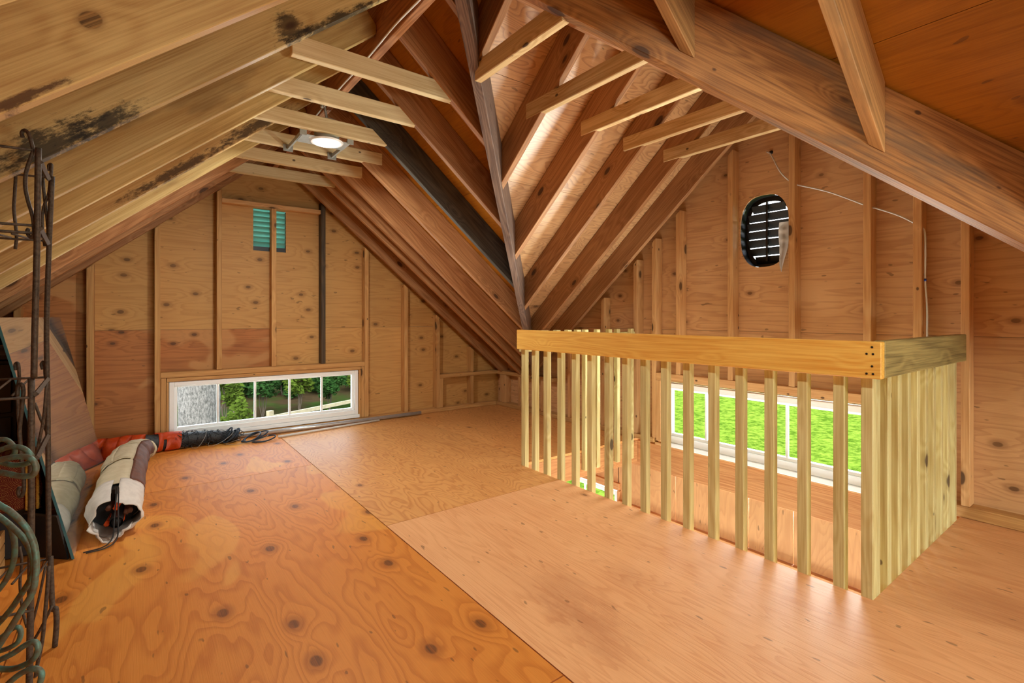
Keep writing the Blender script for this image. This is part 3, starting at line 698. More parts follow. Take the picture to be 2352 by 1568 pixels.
for z in (.94, .915, .87, .842):
    for y_ in ((.645, .665) if z in (.915, .842) else (.648,)):
        bmesh.ops.create_cone(bm, cap_ends=True, segments=8, radius1=.004, radius2=.004, depth=.003, matrix=Matrix.Translation((2.1413, y_ + .004, z)) @ Matrix.Rotation(R_(90), 4, 'Y'))
bmesh.ops.transform(bm, matrix=WM[front_rail.name].inverted(), verts=bm.verts[:]); o = mesh_obj('nails', bm, M_BLACKHOLE, front_rail); o['kind'] = 'stuff'

# ------------------------------------------------------------------ recessed light, wiring
li = root('recessed_or_fill_light', (.955, 3.2, 2.15), 'lit round recessed ceiling light on a steel plate between two collar ties', 'light')
def disc(name, r0, r1, z0, z1, mat):
    bm = bmesh.new(); bmesh.ops.create_cone(bm, cap_ends=True, segments=40, radius1=r0, radius2=r1, depth=z1 - z0, matrix=Matrix.Translation((.955, 3.2, (z0 + z1) / 2)))
    bmesh.ops.transform(bm, matrix=WM[li.name].inverted(), verts=bm.verts[:]); return mesh_obj(name, bm, mat, li, smooth=False)
abox('sticker', li, M_CABLE, (.845, 3.17, 2.1555), (.875, 3.20, 2.1563), 'x', 0)
disc('trim_ring', .094, .1, 2.146, 2.155, M_VINYL); disc('lens', .076, .078, 2.1425, 2.1455, M_LED)
disc('can', .075, .075, 2.163, 2.28, M_GALV)
abox('plate', li, M_GALV, (.80, 3.146, 2.1565), (1.09, 3.31, 2.159), 'x', 0)
for x in (.80, 1.086):
    abox('hanger_bar', li, M_GALV, (x - .006, 3.143, 2.16), (x + .006, 3.527, 2.185), 'y', .001); abox('bracket', li, M_GALV, (x - .03, 3.518, 2.15), (x + .03, 3.5265, 2.195), 'x', .001)
    abox('bracket', li, M_GALV, (x - .02, 3.1425, 2.15), (x + .02, 3.148, 2.185), 'x', .001)
tube('conduit', li, M_GALV, [(.955, 3.2, 2.27), (.95, 3.2, 2.33), (.93, 3.17, 2.37), (.90, 3.1, 2.365), (.88, 3.03, 2.33), (.87, 3.02, 2.29)], .008)
for p, wh in zip(FILL_LAMPS_BEHIND, ('just behind the viewpoint', 'midway along the back ridge', 'close to the back gable')):  # unseen housings added for the fill lamps behind the camera
    r2 = root('recessed_or_fill_light', p, 'added fill lamp in round ceiling housing ' + wh, 'light', 'added fill lamps along the back ridge')
    bm = bmesh.new(); bmesh.ops.create_cone(bm, cap_ends=True, segments=24, radius1=.1, radius2=.1, depth=.01, matrix=Matrix.Translation((0, 0, .012))); mesh_obj('housing', bm, M_VINYL, r2)
tag(tube('power_cable', None, M_CABLE, [(.925, 1.5, 2.35), (.922, 1.8, 2.345), (.918, 2.07, 2.352), (.922, 2.3, 2.35), (.92, 2.45, 2.345), (.92, 2.8, 2.35), (.92, 3.1, 2.35), (.92, 3.3, 2.345)], .0045), 'white electrical cable running along the underside of the ridge board', 'cable')
tag(tube('power_cable', None, M_CABLE, [(XW + .08, 1.70, 2.21), (XW + .05, 1.655, 2.17), (XW + .02, 1.58, 2.03), (XW + .03, 1.512, 1.945), (XW + .04, 1.49, 1.93), (XW + .03, 1.458, 1.915), (XW + .02, 1.284, 1.835), (XW + .02, 1.097, 1.722),
    (XW + .03, 1.06, 1.70), (XW + .02, 1.032, 1.688), (XW + .02, .928, 1.63), (XW + .03, .85, 1.57), (XW + .04, .835, 1.555), (XW + .02, .81, 1.52), (XW + .012, .805, 1.40), (XW + .02, .808, 1.25), (XW + .02, .80, 1.1), (XW + .02, .80, .93), (XW + .02, .80, .3)], .0045),
    'white electrical cable strung through the studs of the right gable wall', 'cable')
tube('hole_disc', bpy.data.objects['power_cable.001'], M_BLACKHOLE, [(XW + .086, 1.675, 2.2), (XW + .0895, 1.675, 2.2)], .014, 12, 0)  # dark disc standing for the hole the cable comes out of
tube('tape_band', bpy.data.objects['power_cable.001'], plain('blue_tape', srgb(30, 70, 170), .5), [(XW + .0195, .8075, 1.262), (XW + .0198, .808, 1.248)], .0058, 8, 0)

# ------------------------------------------------------------------ mirror and the things stored on the left
A0, A1 = V((-.22, 2.86, .003)), V((-.187, 4.585, .003))
bd = (A1 - A0).normalized(); lean = V((-bd.y, bd.x, 0)) * .225 + V((0, 0, 1)); MH = 1.045 * lean.length
Mm = frame(A0, bd, lean); Lm = (A1 - A0).length
mi = root('mirror', A0, 'large frameless mirror sheet leaning back on the stored things, reflecting the gable wall', 'mirror')
bm = bmesh.new(); box_bm(bm, (0, 0, -.0015), (Lm, MH, .0015)); mesh_obj('glass', bm, M_MIRROR, mi, Mm)
bm = bmesh.new(); box_bm(bm, (.001, .001, -.006 if False else .002), (Lm - .001, MH - .001, .006))
zs = 1 if (Mm.to_3x3() @ V((0, 0, 1))).x < 0 else -1     # which side is the back
bm.free(); bm = bmesh.new(); box_bm(bm, (.001, .001, min(zs * .002, zs * .006)), (Lm - .001, MH - .001, max(zs * .002, zs * .006))); mesh_obj('backing', bm, M_BLACK, mi, Mm)
bm = bmesh.new(); box_bm(bm, (-.004, 0, -.0045), (-.0005, MH, .0045)); mesh_obj('edge', bm, M_MIRROREDGE, mi, Mm)
# dark cabinet the mirror leans on
cab = root('storage_cabinet', (-.68, 3.95, 0), 'tall black cabinet standing behind the leaning mirror by the low left eave', 'cabinet')
abox('body', cab, M_BLACK, (-.90, 3.44, .03), (-.47, 4.5, .84), 'x', .006)
abox('top', cab, M_BLACK, (-.92, 3.41, .841), (-.45, 4.53, .865), 'x', .004)
abox('plinth', cab, M_BLACK, (-.88, 3.47, .001), (-.5, 4.47, .029), 'x', .003)
for i in range(3):
    abox('drawer_front', cab, M_DARKBROWN, (-.88, 3.425, .06 + i * .26), (-.49, 3.439, .3 + i * .26), 'x', .004)
# coil of black hose on the cabinet
ho = []
for k in range(2 * 28 + 1):
    t = k / 28 * 2 * math.pi; ho.append((-.64 + (.13 + .006 * math.sin(3 * t)) * math.cos(t), 3.95 + .26 * math.sin(t), .888 + k * .0019))
tag(tube('hose_coil', None, M_BLACK, ho, .019, 8, 1), 'coil of black hose lying on top of the black cabinet', 'hose')
# black box with cloth over it, wood crate
bxo = root('storage_box', (-.65, 3.15, 0), 'black storage box half covered by the red and gold cloth, in front of the cabinet', 'box')
abox('body', bxo, M_DARKBROWN, (-.92, 3.02, .002), (-.36, 3.37, .39), 'x', .006); abox('lid', bxo, M_BLACK, (-.925, 3.01, .3905), (-.355, 3.38, .42), 'x', .006)
cr = root('wooden_crate', (-.65, 2.75, 0), 'low wooden crate of nailed boards on the floor at the edge of the view', 'crate')
for k in range(3): abox('plank', cr, M_STUD, (-.85, 2.62, .003 + k * .058), (-.436, 2.634, .055 + k * .058), 'x', .002)
for k in range(3): abox('plank', cr, M_STUD, (-.449, 2.6345, .003 + k * .058), (-.435, 2.90, .055 + k * .058), 'y', .002)
for k in range(3): abox('plank', cr, M_STUD, (-.85, 2.886, .003 + k * .058), (-.4495, 2.90, .055 + k * .058), 'x', .002)
abox('base', cr, M_STUD, (-.849, 2.635, .003), (-.45, 2.8855, .013), 'x', 0)
pa = root('black_panel', (-.29, 2.93, 0), 'small black board leaning behind the near lower corner of the mirror', 'board')
Mq = frame((-.236, 2.872, .003), V((-.120, .122, 0)), V((-.16, -.16, 1)))
bm = bmesh.new(); box_bm(bm, (0, 0, -.004), (.171, .205, .004)); mesh_obj('sheet', bm, M_BLACK, pa, Mq)
bm = bmesh.new(); box_bm(bm, (.001, .2055, -.005), (.170, .211, .005)); mesh_obj('edge_strip', bm, M_DARKBROWN, pa, Mq)
# ------------------------------------------------------------------ bag
bag = root('canvas_bag', (-.08, 3.5, 0), 'rolled beige canvas bag with brown mesh panel and drawstring mouth lying beside the mirror', 'bag')
ax = [(-.088, 3.02, .092), (-.083, 3.2, .102), (-.075, 3.5, .105), (-.065, 3.8, .103), (-.05, 4.08, .10), (-.03, 4.28, .098), (.005, 4.40, .10), (.05, 4.47, .085)]
AX = catmull(ax, 8)
def brad(t): return .099 * (1 - .35 * max(0, (t - .55) / .45) ** 1.5) * (.80 + .20 * min(1, max(0, t) / .12))
def bag_pt(t, a, grow=0.):
    i = min(len(AX) - 1, max(0, t * (len(AX) - 1))); k = int(i); fr = i - k
    p = AX[k].lerp(AX[min(k + 1, len(AX) - 1)], fr)
    if t < 0: p = p + (AX[0] - AX[1]).normalized() * (-t * 1.6)
    tg = (AX[min(k + 1, len(AX) - 1)] - AX[max(k - 1, 0)]).normalized()
    side = tg.cross(V((0, 0, 1))).normalized(); up = side.cross(tg)
    nz = noise.noise(V((t * 9, math.cos(a) * 1.6, math.sin(a) * 1.6))) * .010 + noise.noise(V((t * 26, math.cos(a) * 4, math.sin(a) * 4 + 5))) * .005
    nz *= 1 + 1.6 * max(0, 1 - t / .14)
    waist = -.012 * math.exp(-((t - .42) / .02) ** 2) - .010 * math.exp(-((t - .70) / .02) ** 2)
    r = brad(t) + nz + waist + grow
    q = p + side * (math.cos(a) * r * 1.05) + up * (math.sin(a) * r)
    q.z = max(q.z, .004); return q
def bag_patch(name, t0, t1, a0, a1, nt_, na, mat, grow, th=.004):
    bm = bmesh.new(); g = [[bm.verts.new(bag_pt(t0 + (t1 - t0) * i / nt_, a0 + (a1 - a0) * j / na, grow)) for j in range(na + 1)] for i in range(nt_ + 1)]
    for i in range(nt_):
        for j in range(na): bm.faces.new((g[i][j], g[i][j + 1], g[i + 1][j + 1], g[i + 1][j]))
    bmesh.ops.remove_doubles(bm, verts=bm.verts[:], dist=.0005)
    bmesh.ops.solidify(bm, geom=bm.faces[:], thickness=th)
    bmesh.ops.transform(bm, matrix=WM[bag.name].inverted(), verts=bm.verts[:])
    return mesh_obj(name, bm, mat, bag, smooth=True)
TP = 2 * math.pi
bag_patch('body', .16, .985, 0, TP, 60, 40, M_BEIGE, 0)
bag_patch('brown_panel', .20, .93, R_(-12), R_(62), 40, 12, M_BROWNMESH, .005)
bag_patch('mouth', -.0, .20, R_(98), R_(84 + 360), 10, 36, M_WHITECLOTH, .004)
bag_patch('side_pocket', .40, .66, R_(118), R_(158), 10, 6, M_BEIGE, .008)
for t in (.42, .70): bag_patch('strap', t - .008, t + .008, R_(70), R_(200), 2, 16, M_BEIGE, .012, .003)
# mouth lining, tent poles inside, pole tip, cord
bm = bmesh.new(); tube_bm(bm, [bag_pt(.12, 0).lerp(bag_pt(.12, math.pi), .5), bag_pt(.2, 0).lerp(bag_pt(.2, math.pi), .5)], .092, 20, 0)
bmesh.ops.transform(bm, matrix=WM[bag.name].inverted(), verts=bm.verts[:]); mesh_obj('lining', bm, M_BLACK, bag)
rp = random.Random(3)
for k in range(9):
    a = rp.uniform(0, TP); r_ = rp.uniform(.02, .06)
    c = V((-.08, 3.04, .10)); s_ = V((1, .02, 0)) * (math.cos(a) * r_) + V((0, 0, 1)) * (math.sin(a) * r_)
    tube('orange_fold', bag, M_BROWNMESH if k % 2 else M_ORANGE, [c + s_ + V((.0, .02, 0)), c + s_ * .8 + V((.01, .12, 0)), c + s_ + V((.02, .3, 0))], .012, 6, 3)
bm = bmesh.new(); tube_bm(bm, [(-.078, 2.995, .08), (-.07, 3.2, .095)], .026, 18, 0, caps=False); tube_bm(bm, [(-.0785, 3.0, .08), (-.07, 3.2, .095)], .019, 18, 0)
bmesh.ops.transform(bm, matrix=WM[bag.name].inverted(), verts=bm.verts[:]); mesh_obj('pole_tip', bm, M_BLACK, bag, smooth=True)
bag_patch('mouth_fold', -.035, .02, R_(185), R_(330), 3, 14, M_WHITECLOTH, -.004, .006)
tube('drawstring', bag, M_BLACK, [[(-.075, 3.02, .235), (-.08, 2.985, .17), (-.085, 2.965, .09), (-.09, 2.95, .03), (-.12, 2.92, .006), (-.19, 2.90, .006)], [(-.07, 3.02, .235), (-.07, 2.98, .16), (-.07, 2.965, .08), (-.075, 2.945, .02), (-.11, 2.90, .006), (-.18, 2.885, .006)]], .003, 6)
bm = bmesh.new(); bmesh.ops.create_cone(bm, cap_ends=True, segments=10, radius1=.009, radius2=.007, depth=.03, matrix=Matrix.Translation((-.075, 3.012, .228)))
bmesh.ops.transform(bm, matrix=WM[bag.name].inverted(), verts=bm.verts[:]); mesh_obj('cord_lock', bm, M_BLACK, bag)
# end flap
bag_patch('end_flap', .955, 1.0, R_(-40), R_(150), 4, 12, M_BEIGE, .006)

# ------------------------------------------------------------------ net roll wrapped in orange tarp
nr = root('net_roll', (.3, 4.75, 0), 'long roll of black netting wrapped in orange tarp strips lying along the far wall', 'net')
npth = [(-.55, 4.70, .075), (-.25, 4.70, .078), (-.02, 4.715, .08), (.2, 4.755, .072), (.45, 4.765, .062), (.68, 4.755, .045)]
NP = catmull(npth, 12)
tube('netting', nr, M_NET, npth, lambda t: .07 - .032 * max(0, t - .45) / .55 + .004 * math.sin(t * 60), 14, 8)
def band(name, t0, t1, turns, wdt, mat, grow, ph=0):
    bm = bmesh.new(); prev = None; nseg = max(10, int(28 * turns))
    for i in range(nseg + 1):
        s = i / nseg; row = []
        for j in (-1, -.3, .3, 1):
            t = t0 + (t1 - t0) * s + j * wdt / 2
            q = min(max(t, 0), 1) * (len(NP) - 1); k = min(int(q), len(NP) - 2); p = NP[k].lerp(NP[k + 1], q - k); tg = (NP[k + 1] - NP[k]).normalized()
            sd = tg.cross(V((0, 0, 1))).normalized(); up = sd.cross(tg); a = ph + TP * turns * s
            r = .07 - .032 * max(0, t - .45) / .55 + grow + .004 * noise.noise(V((s * 14, j * 2, t * 5))) - (.003 if abs(j) == 1 else 0)
            v = p + (sd * math.cos(a) + up * math.sin(a)) * r; v.z = max(v.z, .002); row.append(bm.verts.new(v))
        if prev:
            for j in range(3): bm.faces.new((prev[j], prev[j + 1], row[j + 1], row[j]))
        prev = row
    bmesh.ops.solidify(bm, geom=bm.faces[:], thickness=.002)
    bmesh.ops.transform(bm, matrix=WM[nr.name].inverted(), verts=bm.verts[:]); return mesh_obj(name, bm, mat, nr, smooth=True)
band('tarp_strip', .05, .46, 3.6, .095, M_ORANGE, .008)
band('tarp_strip', .10, .40, 2.2, .07, M_ORANGE, .012, 2.)
band('tarp_strip', .53, .55, 1.1, .03, M_ORANGE, .009, 1.2)
band('tarp_strip', .60, .635, 1.6, .085, M_ORANGE, .011, .4)
rr = random.Random(11); loops = []
for k in range(46):
    t = rr.uniform(.62, 1.0); q = t * (len(NP) - 1); i = min(int(q), len(NP) - 2); p = NP[i]; R0_ = .075 - .032 * (t - .45) / .55; pts = []
    a0 = rr.uniform(0, TP); tilt = rr.uniform(-.08, .08)
    for j in range(13):
        a = a0 + j / 12 * rr.uniform(3.5, 6); v = p + V((tilt * math.cos(a * 1.3), math.cos(a) * R0_, math.sin(a) * R0_)) * rr.uniform(.95, 1.12); v.z = max(v.z, .006); pts.append(v)
    loops.append(pts)
tube('net_strands', nr, M_NET, loops[:40], .0022, 5, 3)['kind'] = 'stuff'
def loopy(c, rx, ry, tz, n=14, up=0):
    return [(c[0] + rx * math.cos(TP * k / n), c[1] + ry * math.sin(TP * k / n), max(.008, c[2] + tz * math.sin(TP * k / n + 1.2))) for k in range(n + 1)]
tube('rope', nr, M_ROPE, [loopy((.60, 4.72, .075), .035, .02, .05), loopy((.62, 4.70, .06), .05, .03, .045), loopy((.66, 4.72, .07), .03, .03, .04), loopy((.78, 4.66, .04), .06, .06, .03), loopy((.86, 4.62, .015), .09, .05, .02), loopy((.80, 4.68, .035), .10, .04, .035)], .006, 7, 3)
tube('cord', nr, plain('pale_cord', srgb(150, 150, 145), .6), [loopy((.74, 4.66, .02), .16, .06, .02), loopy((.55, 4.69, .06), .09, .07, .05), loopy((.4, 4.72, .06), .05, .08, .07)], .0018, 5, 3)
# pipes on the floor along the wall
tag(tube('metal_pipe', None, M_CHROME, [(.35, 4.838, .024), (2.43, 4.838, .024)], .0185, 16, 0), 'long shiny steel pipe lying on the floor against the far wall plate', 'pipe')
tag(tube('white_pole', None, M_CABLE, [(.98, 4.66, .011), (1.95, 4.80, .011)], .0095, 12, 0), 'thin white pole lying on the floor in front of the steel pipe', 'pole')

# ------------------------------------------------------------------ cloth draped on the black box
cl = bmesh.new(); nx, ny = 36, 34
Mc = frame((-.334, 2.99, .0), V((-1, 0, 0)), (0, 0, 1))
zs = -1 if (Mc.to_3x3() @ V((0, 0, 1))).y > 0 else 1      # +z of the cloth frame should face the viewer's side
prof = [(.215, .006), (.26, .005), (.31, .004), (.36, .002), (.41, -.004), (.445, -.02), (.452, -.07), (.452, -.15), (.452, -.25), (.452, -.33)]
prof = [(a, b * zs) for a, b in prof]
pr = catmull([(a, b, 0) for a, b in prof], 4)
g = []
for i, q in enumerate(pr):
    row = []
    for j in range(nx + 1):
        u = j / nx * .61
        row.append(cl.verts.new((u + .004 * math.sin(i * .7), q[0] + .006 * math.sin(u * 30 + i * .1) * (1 if i > 14 else .3), q[1] + .006 * math.sin(u * 22) * (1 - i / len(pr)))))
    g.append(row)
for a, b in zip(g, g[1:]):
    for j in range(nx): cl.faces.new((a[j], a[j + 1], b[j + 1], b[j]))
bmesh.ops.solidify(cl, geom=cl.faces[:], thickness=.012)
clo = root('brocade_cloth', (-.6, 3.1, .42), 'red and gold patterned cloth with gold braid draped over the black storage box', 'cloth')
mesh_obj('fabric', cl, M_BROCADE, clo, Mc, True)
for u in (.012, .03, .046):
    bm = bmesh.new(); tube_bm(bm, [(u, q[0], q[1] + .008 * zs) for q in pr[:24]], .006, 6, 0); mesh_obj('gold_trim', bm, M_GOLD, clo, Mc, True)

# ------------------------------------------------------------------ iron plant stand (the tall rack at the left edge) and the verdigris scroll piece
def ray(px, py):
    f = 1139.3; a = math.radians(-37.095); cx = (px - 1176) / f; cz = (727.9 - py) / f
    return V((cx * math.cos(a) - math.sin(a), cx * math.sin(a) + math.cos(a), cz))
def at(px, py, fwd): d = ray(px, py); return V((0, 0, 1.05)) + d * fwd
st = root('iron_plant_stand', (-.24, 2.0, 0), 'tall rusty wrought iron plant stand with hooks and scrolls near the mirror', 'plant stand')
FA, FB = 1.29, 1.58
tube('post', st, M_IRON, [at(88, 340, FA), at(85, 560, FA), at(80, 760, FA), at(78, 868, FA)], .0068, 10)
tube('post', st, M_IRON, [at(72, 868, FA), at(72, 1200, FA), at(70, 1400, FA), at(66, 1654, FA)], .0072, 10)
tube('post', st, M_IRON, [at(120, 405, FB), at(113, 560, FB), at(107, 760, FB), at(110, 960, FB), at(112, 1290, FB)], .0068, 10)
tube('post', st, M_IRON, [at(116, 1278, FB), at(119, 1370, FB), at(121, 1402, FB)], .0072, 10)
tube('foot', st, M_IRON, [at(122, 1400, FB), at(128, 1398, FB), at(130, 1430, FB), at(126, 1484, FB)], .0075, 10)
dx = V((-.17, .02, 0))
P1b, P1t, P2b, P2t = at(66, 1654, FA), at(88, 340, FA), at(121, 1482, FB), at(120, 405, FB)
for b_, t_ in ((P1b, P1t), (P2b, P2t)):
    tube('post', st, M_IRON, [V((b_.x, b_.y, .006)) + dx, V((t_.x, t_.y, t_.z)) + dx], .0068, 10)
def px(path, fwd, r=.0045, name='scroll', mat=M_IRON, par=None):
    tube(name, par or st, mat, [at(x, y, fwd) for x, y in path], r, 7, 5)
def rod(p, q, r=.0035): tube('rod', st, M_IRON, [p, q], r, 7, 0)
for y1, f_ in ((345, FA), (518, FA), (535, FA), (912, FA), (1400, FA)):
    a = at(78, y1, f_); rod(a, a + dx)
for y1 in (408, 538, 553, 866, 1284): a = at(109, y1, FB); rod(a, a + dx)
for yA, yB in ((540, 550), (905, 868), (1330, 1288)):
    for k in range(5):
        q = dx * (k / 4); rod(at(80, yA, FA) + q, at(109, yB, FB) + q, .003)
px([(52, 315), (50, 305), (57, 299), (66, 308), (74, 335), (75, 350), (66, 375), (59, 400), (58, 430), (64, 460), (73, 490), (77, 510), (78, 535), (74, 545), (66, 541), (63, 530), (66, 525)], FA)
px([(30, 385), (25, 383), (25, 372), (32, 370), (36, 395), (34, 440), (32, 480), (36, 520), (38, 545), (35, 572)], FB)
px([(97, 395), (102, 450), (106, 480), (110, 520), (112, 560)], FB); px([(113, 392), (112, 380), (118, 378), (117, 400), (112, 445), (104, 465), (98, 490), (97, 520), (103, 565)], FB)
px([(36, 850), (35, 836), (42, 836), (44, 868), (40, 895), (42, 960), (46, 985)], FB); px([(98, 848), (95, 836), (102, 832), (104, 868)], FB)
px([(40, 908), (42, 887), (50, 882), (54, 900), (50, 940), (45, 985), (46, 1010), (50, 1060), (55, 1100), (54, 1130), (47, 1140), (42, 1130), (45, 1118)], FA)
px([(80, 925), (95, 965), (112, 1000)], FB, .004); px([(107, 880), (100, 960), (86, 1030), (80, 1060)], 1.48, .004)
px([(45, 1255), (50, 1290), (46, 1340), (52, 1400), (62, 1440)], FB, .004); px([(105, 1298), (90, 1370), (75, 1430)], 1.5, .0035)
px([(112, 1300), (107, 1370), (97, 1470), (85, 1530), (78, 1590)], 1.45, .005); px([(119, 1392), (95, 1440), (75, 1475)], 1.48, .004)
def gusset(a, b):
    bm = bmesh.new(); tube_bm(bm, [a, b], .007, 4, 0); bmesh.ops.scale(bm, verts=bm.verts[:], vec=(1, 1, 1))
    bmesh.ops.transform(bm, matrix=WM[st.name].inverted(), verts=bm.verts[:]); mesh_obj('gusset', bm, M_IRON, st)
for a, b in ((at(92, 372, FA), at(112, 412, FB)), (at(92, 525, FA), at(110, 560, FB)), (at(82, 905, FA), at(110, 870, FB)), (at(84, 1052, FA), at(110, 1000, FB))): gusset(a, b)
sc = root('scroll_trellis', tuple(at(30, 1500, 1.0).xy) + (0,), 'verdigris green wrought iron piece of thick curled scrolls in front of the plant stand', 'trellis')
for pth, f_, r_ in (([(-20, 1012), (5, 1009), (20, 1013), (34, 1030), (30, 1046), (10, 1055)], 1.05, .0052), ([(-20, 1040), (0, 1033), (25, 1026), (55, 1030), (73, 1050), (62, 1064), (30, 1068), (0, 1060), (-20, 1052)], 1.03, .0055),
                    ([(-10, 1058), (30, 1050), (65, 1050), (82, 1068), (78, 1088), (55, 1094), (20, 1088), (0, 1084)], 1.0, .0058),
                    ([(-30, 1140), (0, 1160), (25, 1175), (55, 1205), (75, 1240), (83, 1280), (82, 1320), (75, 1360), (50, 1400), (25, 1440), (-30, 1525)], .98, .0058),
                    ([(-30, 1165), (0, 1187), (25, 1207), (55, 1237), (72, 1270), (78, 1300), (70, 1330), (45, 1370), (20, 1405), (-30, 1460)], 1.0, .0055),
                    ([(10, 1195), (25, 1212), (34, 1250), (31, 1290), (15, 1330), (-20, 1375)], 1.02, .0052),
                    ([(-20, 1478), (0, 1465), (25, 1446), (42, 1440), (48, 1455), (40, 1475), (15, 1490), (-15, 1497)], 1.04, .005),
                    ([(-30, 1530), (0, 1515), (30, 1500), (60, 1480), (80, 1474), (88, 1490), (75, 1515), (40, 1533), (10, 1536), (-20, 1532)], .99, .0056),
                    ([(0, 1590), (20, 1568), (50, 1545), (80, 1535), (95, 1545), (93, 1565), (80, 1590), (40, 1640)], .97, .0056)):
    px(pth, f_, r_, 'scroll', M_PATINA, sc)
b0 = at(-60, 1300, 1.0)
tube('stem', sc, M_PATINA, [V((b0.x, b0.y, .004)), V((b0.x, b0.y, .6)), V((b0.x - .01, b0.y, 1.0))], .007, 10)
tube('stem', sc, M_PATINA, [at(40, 1640, .97), V((at(20, 1700, .97).x, at(20, 1700, .97).y, .004))], .006, 8, 0)
for a_, b_ in ((at(-20, 1052, 1.03), b0 + V((0, 0, .24))), (at(-30, 1525, .98), b0 + V((0, 0, -.2))), (at(-30, 1460, 1.0), b0 + V((0, 0, -.12)))): tube('brace', sc, M_PATINA, [a_, b_], .004, 6, 0)

# ------------------------------------------------------------------ outside
M_LAWN, _nt, _p = newmat('lawn'); n = N(_nt); tc = n.node('ShaderNodeTexCoord')
f1 = n.noise(tc.outputs['Object'], 4.5, 8, .8); f2 = n.noise(tc.outputs['Object'], .35, 2)
n.put(_p.inputs['Base Color'], n.mix(n.ramp(f1, .38, .62), srgb(44, 66, 14), n.mix(f2, srgb(82, 106, 32), srgb(96, 110, 40)))); _p.inputs['Roughness'].default_value = .9; _p.inputs['Specular IOR Level'].default_value = 0
M_HILL, _nt, _p = newmat('leaf_litter'); n = N(_nt); tc = n.node('ShaderNodeTexCoord')
f1 = n.noise(tc.outputs['Object'], 5, 6, .7); f2 = n.noise(tc.outputs['Object'], .8, 3)
n.put(_p.inputs['Base Color'], n.mix(n.ramp(f2, .42, .6), n.mix(f1, srgb(20, 16, 10), srgb(52, 42, 28)), n.mix(f1, srgb(14, 24, 8), srgb(38, 52, 20)))); _p.inputs['Roughness'].default_value = .95; _p.inputs['Specular IOR Level'].default_value = 0
def terrain(name, x0, x1, y0, y1, nx, ny, h, mat):
    bm = bmesh.new(); g = [[bm.verts.new((x0 + (x1 - x0) * i / nx, y0 + (y1 - y0) * j / ny, h(x0 + (x1 - x0) * i / nx, y0 + (y1 - y0) * j / ny))) for j in range(ny + 1)] for i in range(nx + 1)]
    for i in range(nx):
        for j in range(ny): bm.faces.new((g[i][j], g[i + 1][j], g[i + 1][j + 1], g[i][j + 1]))
    return tag(mesh_obj(name, bm, mat, smooth=True), kind='structure')
def lz(x, y): return -2.75 + .03 * noise.noise(V((x * .5, y * .5, 0)))
def hz(x, y): return -2.2 + .115 * max(0, y - 12) + .12 * noise.noise(V((x * .4, y * .4, 3)))
def wedge(name, P, nx, ny, h, mat):
    """terrain over a map (u, v) -> (x, y)"""
    bm = bmesh.new(); g = [[(lambda q: bm.verts.new((q[0], q[1], h(*q))))(P(i / nx, j / ny)) for j in range(ny + 1)] for i in range(nx + 1)]
    for i in range(nx):
        for j in range(ny): bm.faces.new((g[i][j], g[i + 1][j], g[i + 1][j + 1], g[i][j + 1]))
    return tag(mesh_obj(name, bm, mat, smooth=True), kind='structure')
wedge('lawn', lambda u, v: (3.7 + 70 * u, -40 + (40 + 1.25 * (3.7 + 70 * u)) * v), 50, 60, lz, M_LAWN)
wedge('hill', lambda u, v: (-35 + (35 + .8 * (5.0 + 60 * v)) * u, 5.0 + 60 * v), 60, 60, hz, M_HILL)
trk = root('tree', (.75, 8.83, hz(.75, 8.83)), 'thick grey tree trunk outside the low left window', 'tree')
M_BARK, _nt, _p = newmat('grey_bark'); n = N(_nt); tc = n.node('ShaderNodeTexCoord')
bb = n.noise(n.vmath('MULTIPLY', tc.outputs['Object'], (38, 38, 17)), 1, 5, .75)
n.put(_p.inputs['Base Color'], n.mix(n.ramp(bb, .35, .65), srgb(58, 57, 54), srgb(112, 108, 104))); _p.inputs['Roughness'].default_value = .9
b_ = n.node('ShaderNodeBump'); b_.inputs['Distance'].default_value = .03; n.put(b_.inputs['Height'], bb); n.put(_p.inputs['Normal'], b_.outputs[0])

g0 = hz(.75, 8.83) - .05
bm = bmesh.new(); rg = tube_bm(bm, [(.83, 8.83, g0), (.80, 8.83, g0 + .8), (.76, 8.83, g0 + 1.8), (.74, 8.83, g0 + 3), (.72, 8.83, g0 + 6)], lambda t: .27 + .12 * math.exp(-t * 9), 40, 12)
for v in bm.verts: v.co += V((noise.noise(v.co * 3), noise.noise(v.co * 3 + V((9, 0, 0))), 0)) * .03 + V((noise.noise(v.co * 14), noise.noise(v.co * 14 + V((9, 0, 0))), 0)) * .014
bmesh.ops.transform(bm, matrix=WM[trk.name].inverted(), verts=bm.verts[:]); mesh_obj('trunk', bm, M_BARK, trk, smooth=True)
fence = root('rail_fence', (2.37, 12.09, hz(2.37, 12.09)), 'pale wooden post and rail fence outside the low left window', 'fence')
M_FENCE = plain('pale_fence_wood', srgb(124, 114, 90), .8, var=.4, scale=12)
fd = V((3.3, 1.64, 0)).normalized()
for k in (-2, -1, 0, 1, 2):
    q = V((2.37, 12.09, 0)) + fd * 2.6 * k
    board('post', fence, M_FENCE, (q.x, q.y, hz(q.x, q.y) - .1), (q.x, q.y, -1.04), fd, -.06, .06, -.05, .05)
    if k < 2:
        e = q + fd * 2.6
        board('rail', fence, M_FENCE, (q.x, q.y, -1.20), (e.x, e.y, -1.20), (0, 0, 1), -.045, .045, -.02, .03)
M_STEM = plain('dark_stem', srgb(52, 42, 30), .9)
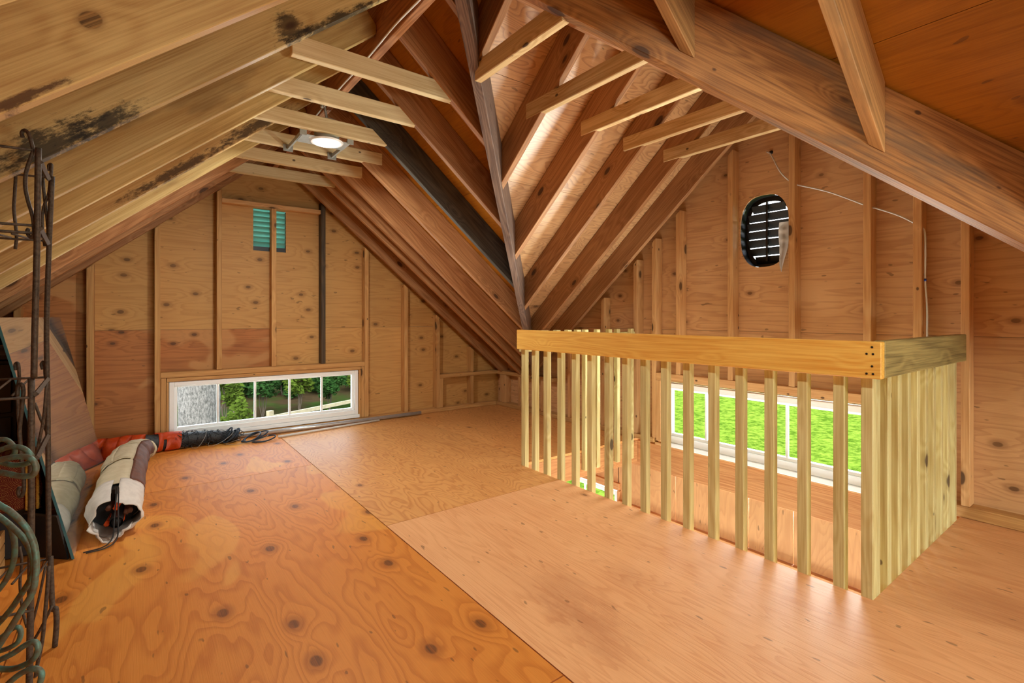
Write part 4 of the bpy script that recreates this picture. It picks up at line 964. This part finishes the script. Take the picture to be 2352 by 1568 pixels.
def shrub(name, c, rad, nleaf, mat, label, lsize=.07, seed=0, group=None):
    rs = random.Random(seed); r = root(name, (c[0], c[1], hz(c[0], c[1])), label, 'shrub', group)
    bm = bmesh.new(); lim = lambda sg, m: max(-m, min(m, rs.gauss(0, sg)))
    clumps = [V((lim(.45, .68) * rad[0], lim(.45, .68) * rad[1], c[2] + lim(.45, .68) * rad[2])) for _ in range(16)]
    for _ in range(nleaf):
        p = rs.choice(clumps) + V((lim(.17, .3) * rad[0], lim(.17, .3) * rad[1], lim(.17, .3) * rad[2])); p += V((c[0], c[1], 0))
        a = V((rs.gauss(0, 1), rs.gauss(0, 1), rs.gauss(0, .5))).normalized(); b = a.orthogonal().normalized(); b = (b + a.cross(b) * rs.uniform(-1, 1)).normalized(); l = lsize * rs.uniform(.6, 1.3)
        vs = [bm.verts.new(p + q) for q in (-a * l, b * l * .45, a * l, -b * l * .45)]; bm.faces.new(vs)
    bmesh.ops.transform(bm, matrix=WM[r.name].inverted(), verts=bm.verts[:]); mesh_obj('foliage', bm, mat, r)['kind'] = 'stuff'
    z0 = hz(c[0], c[1])
    tube('stem', r, M_STEM, [[(c[0], c[1], z0 - .05), (c[0] + rs.uniform(-.1, .1), c[1], (z0 + c[2]) / 2), (c[0] + rs.uniform(-.3, .3) * rad[0], c[1], c[2] + rad[2] * .4)] for _ in range(4)], .012, 5, 3)
shrub('leafy_shrub', (1.58, 11.0, -.95), (.32, .3, .42), 700, M_LEAF, 'bright yellow-green shrub beside the grey tree trunk outside', .055, 1)
shrub('leafy_shrub', (.49, 10.5, -.85), (.26, .26, .6), 700, M_LEAF, 'green shrub glimpsed at the near edge of the window beyond the trunk', .055, 2)
ordn = ('first', 'second', 'third', 'fourth', 'fifth', 'sixth')
for i in range(5):
    x = 1.9 + .92 * i
    shrub('woodland_bush', (x, 15.2 + .15 * (i % 2), -.92 + .1 * (i % 3)), (.40, .42, .5), 1300, M_LEAF_D if i % 2 else M_LEAF, 'green bush behind the fence, %s from the trunk in front row' % ordn[i], .075, 20 + i, 'woodland bushes on the slope')
for i in range(6):
    x = 1.4 + 1.22 * i
    shrub('woodland_bush', (x, 17.6 + .15 * (i % 2), -.95), (.57, .6, .6), 2000, M_LEAF_D, 'dark green bush higher up the slope, %s from the trunk in back row' % ordn[i], .09, 40 + i, 'woodland bushes on the slope')
for i, (x, y) in enumerate(((3.6, 14.1), (4.4, 14.2), (2.75, 13.6), (1.9, 13.4))):
    shrub('low_plant', (x, y, hz(x, y) + .2), (.34, .3, .16), 350, M_LEAF, 'low green plant on the bank behind the rail fence, %s from the fence post' % ('second', 'third', 'first', 'fourth')[i], .06, 50 + i, 'low plants near the fence')
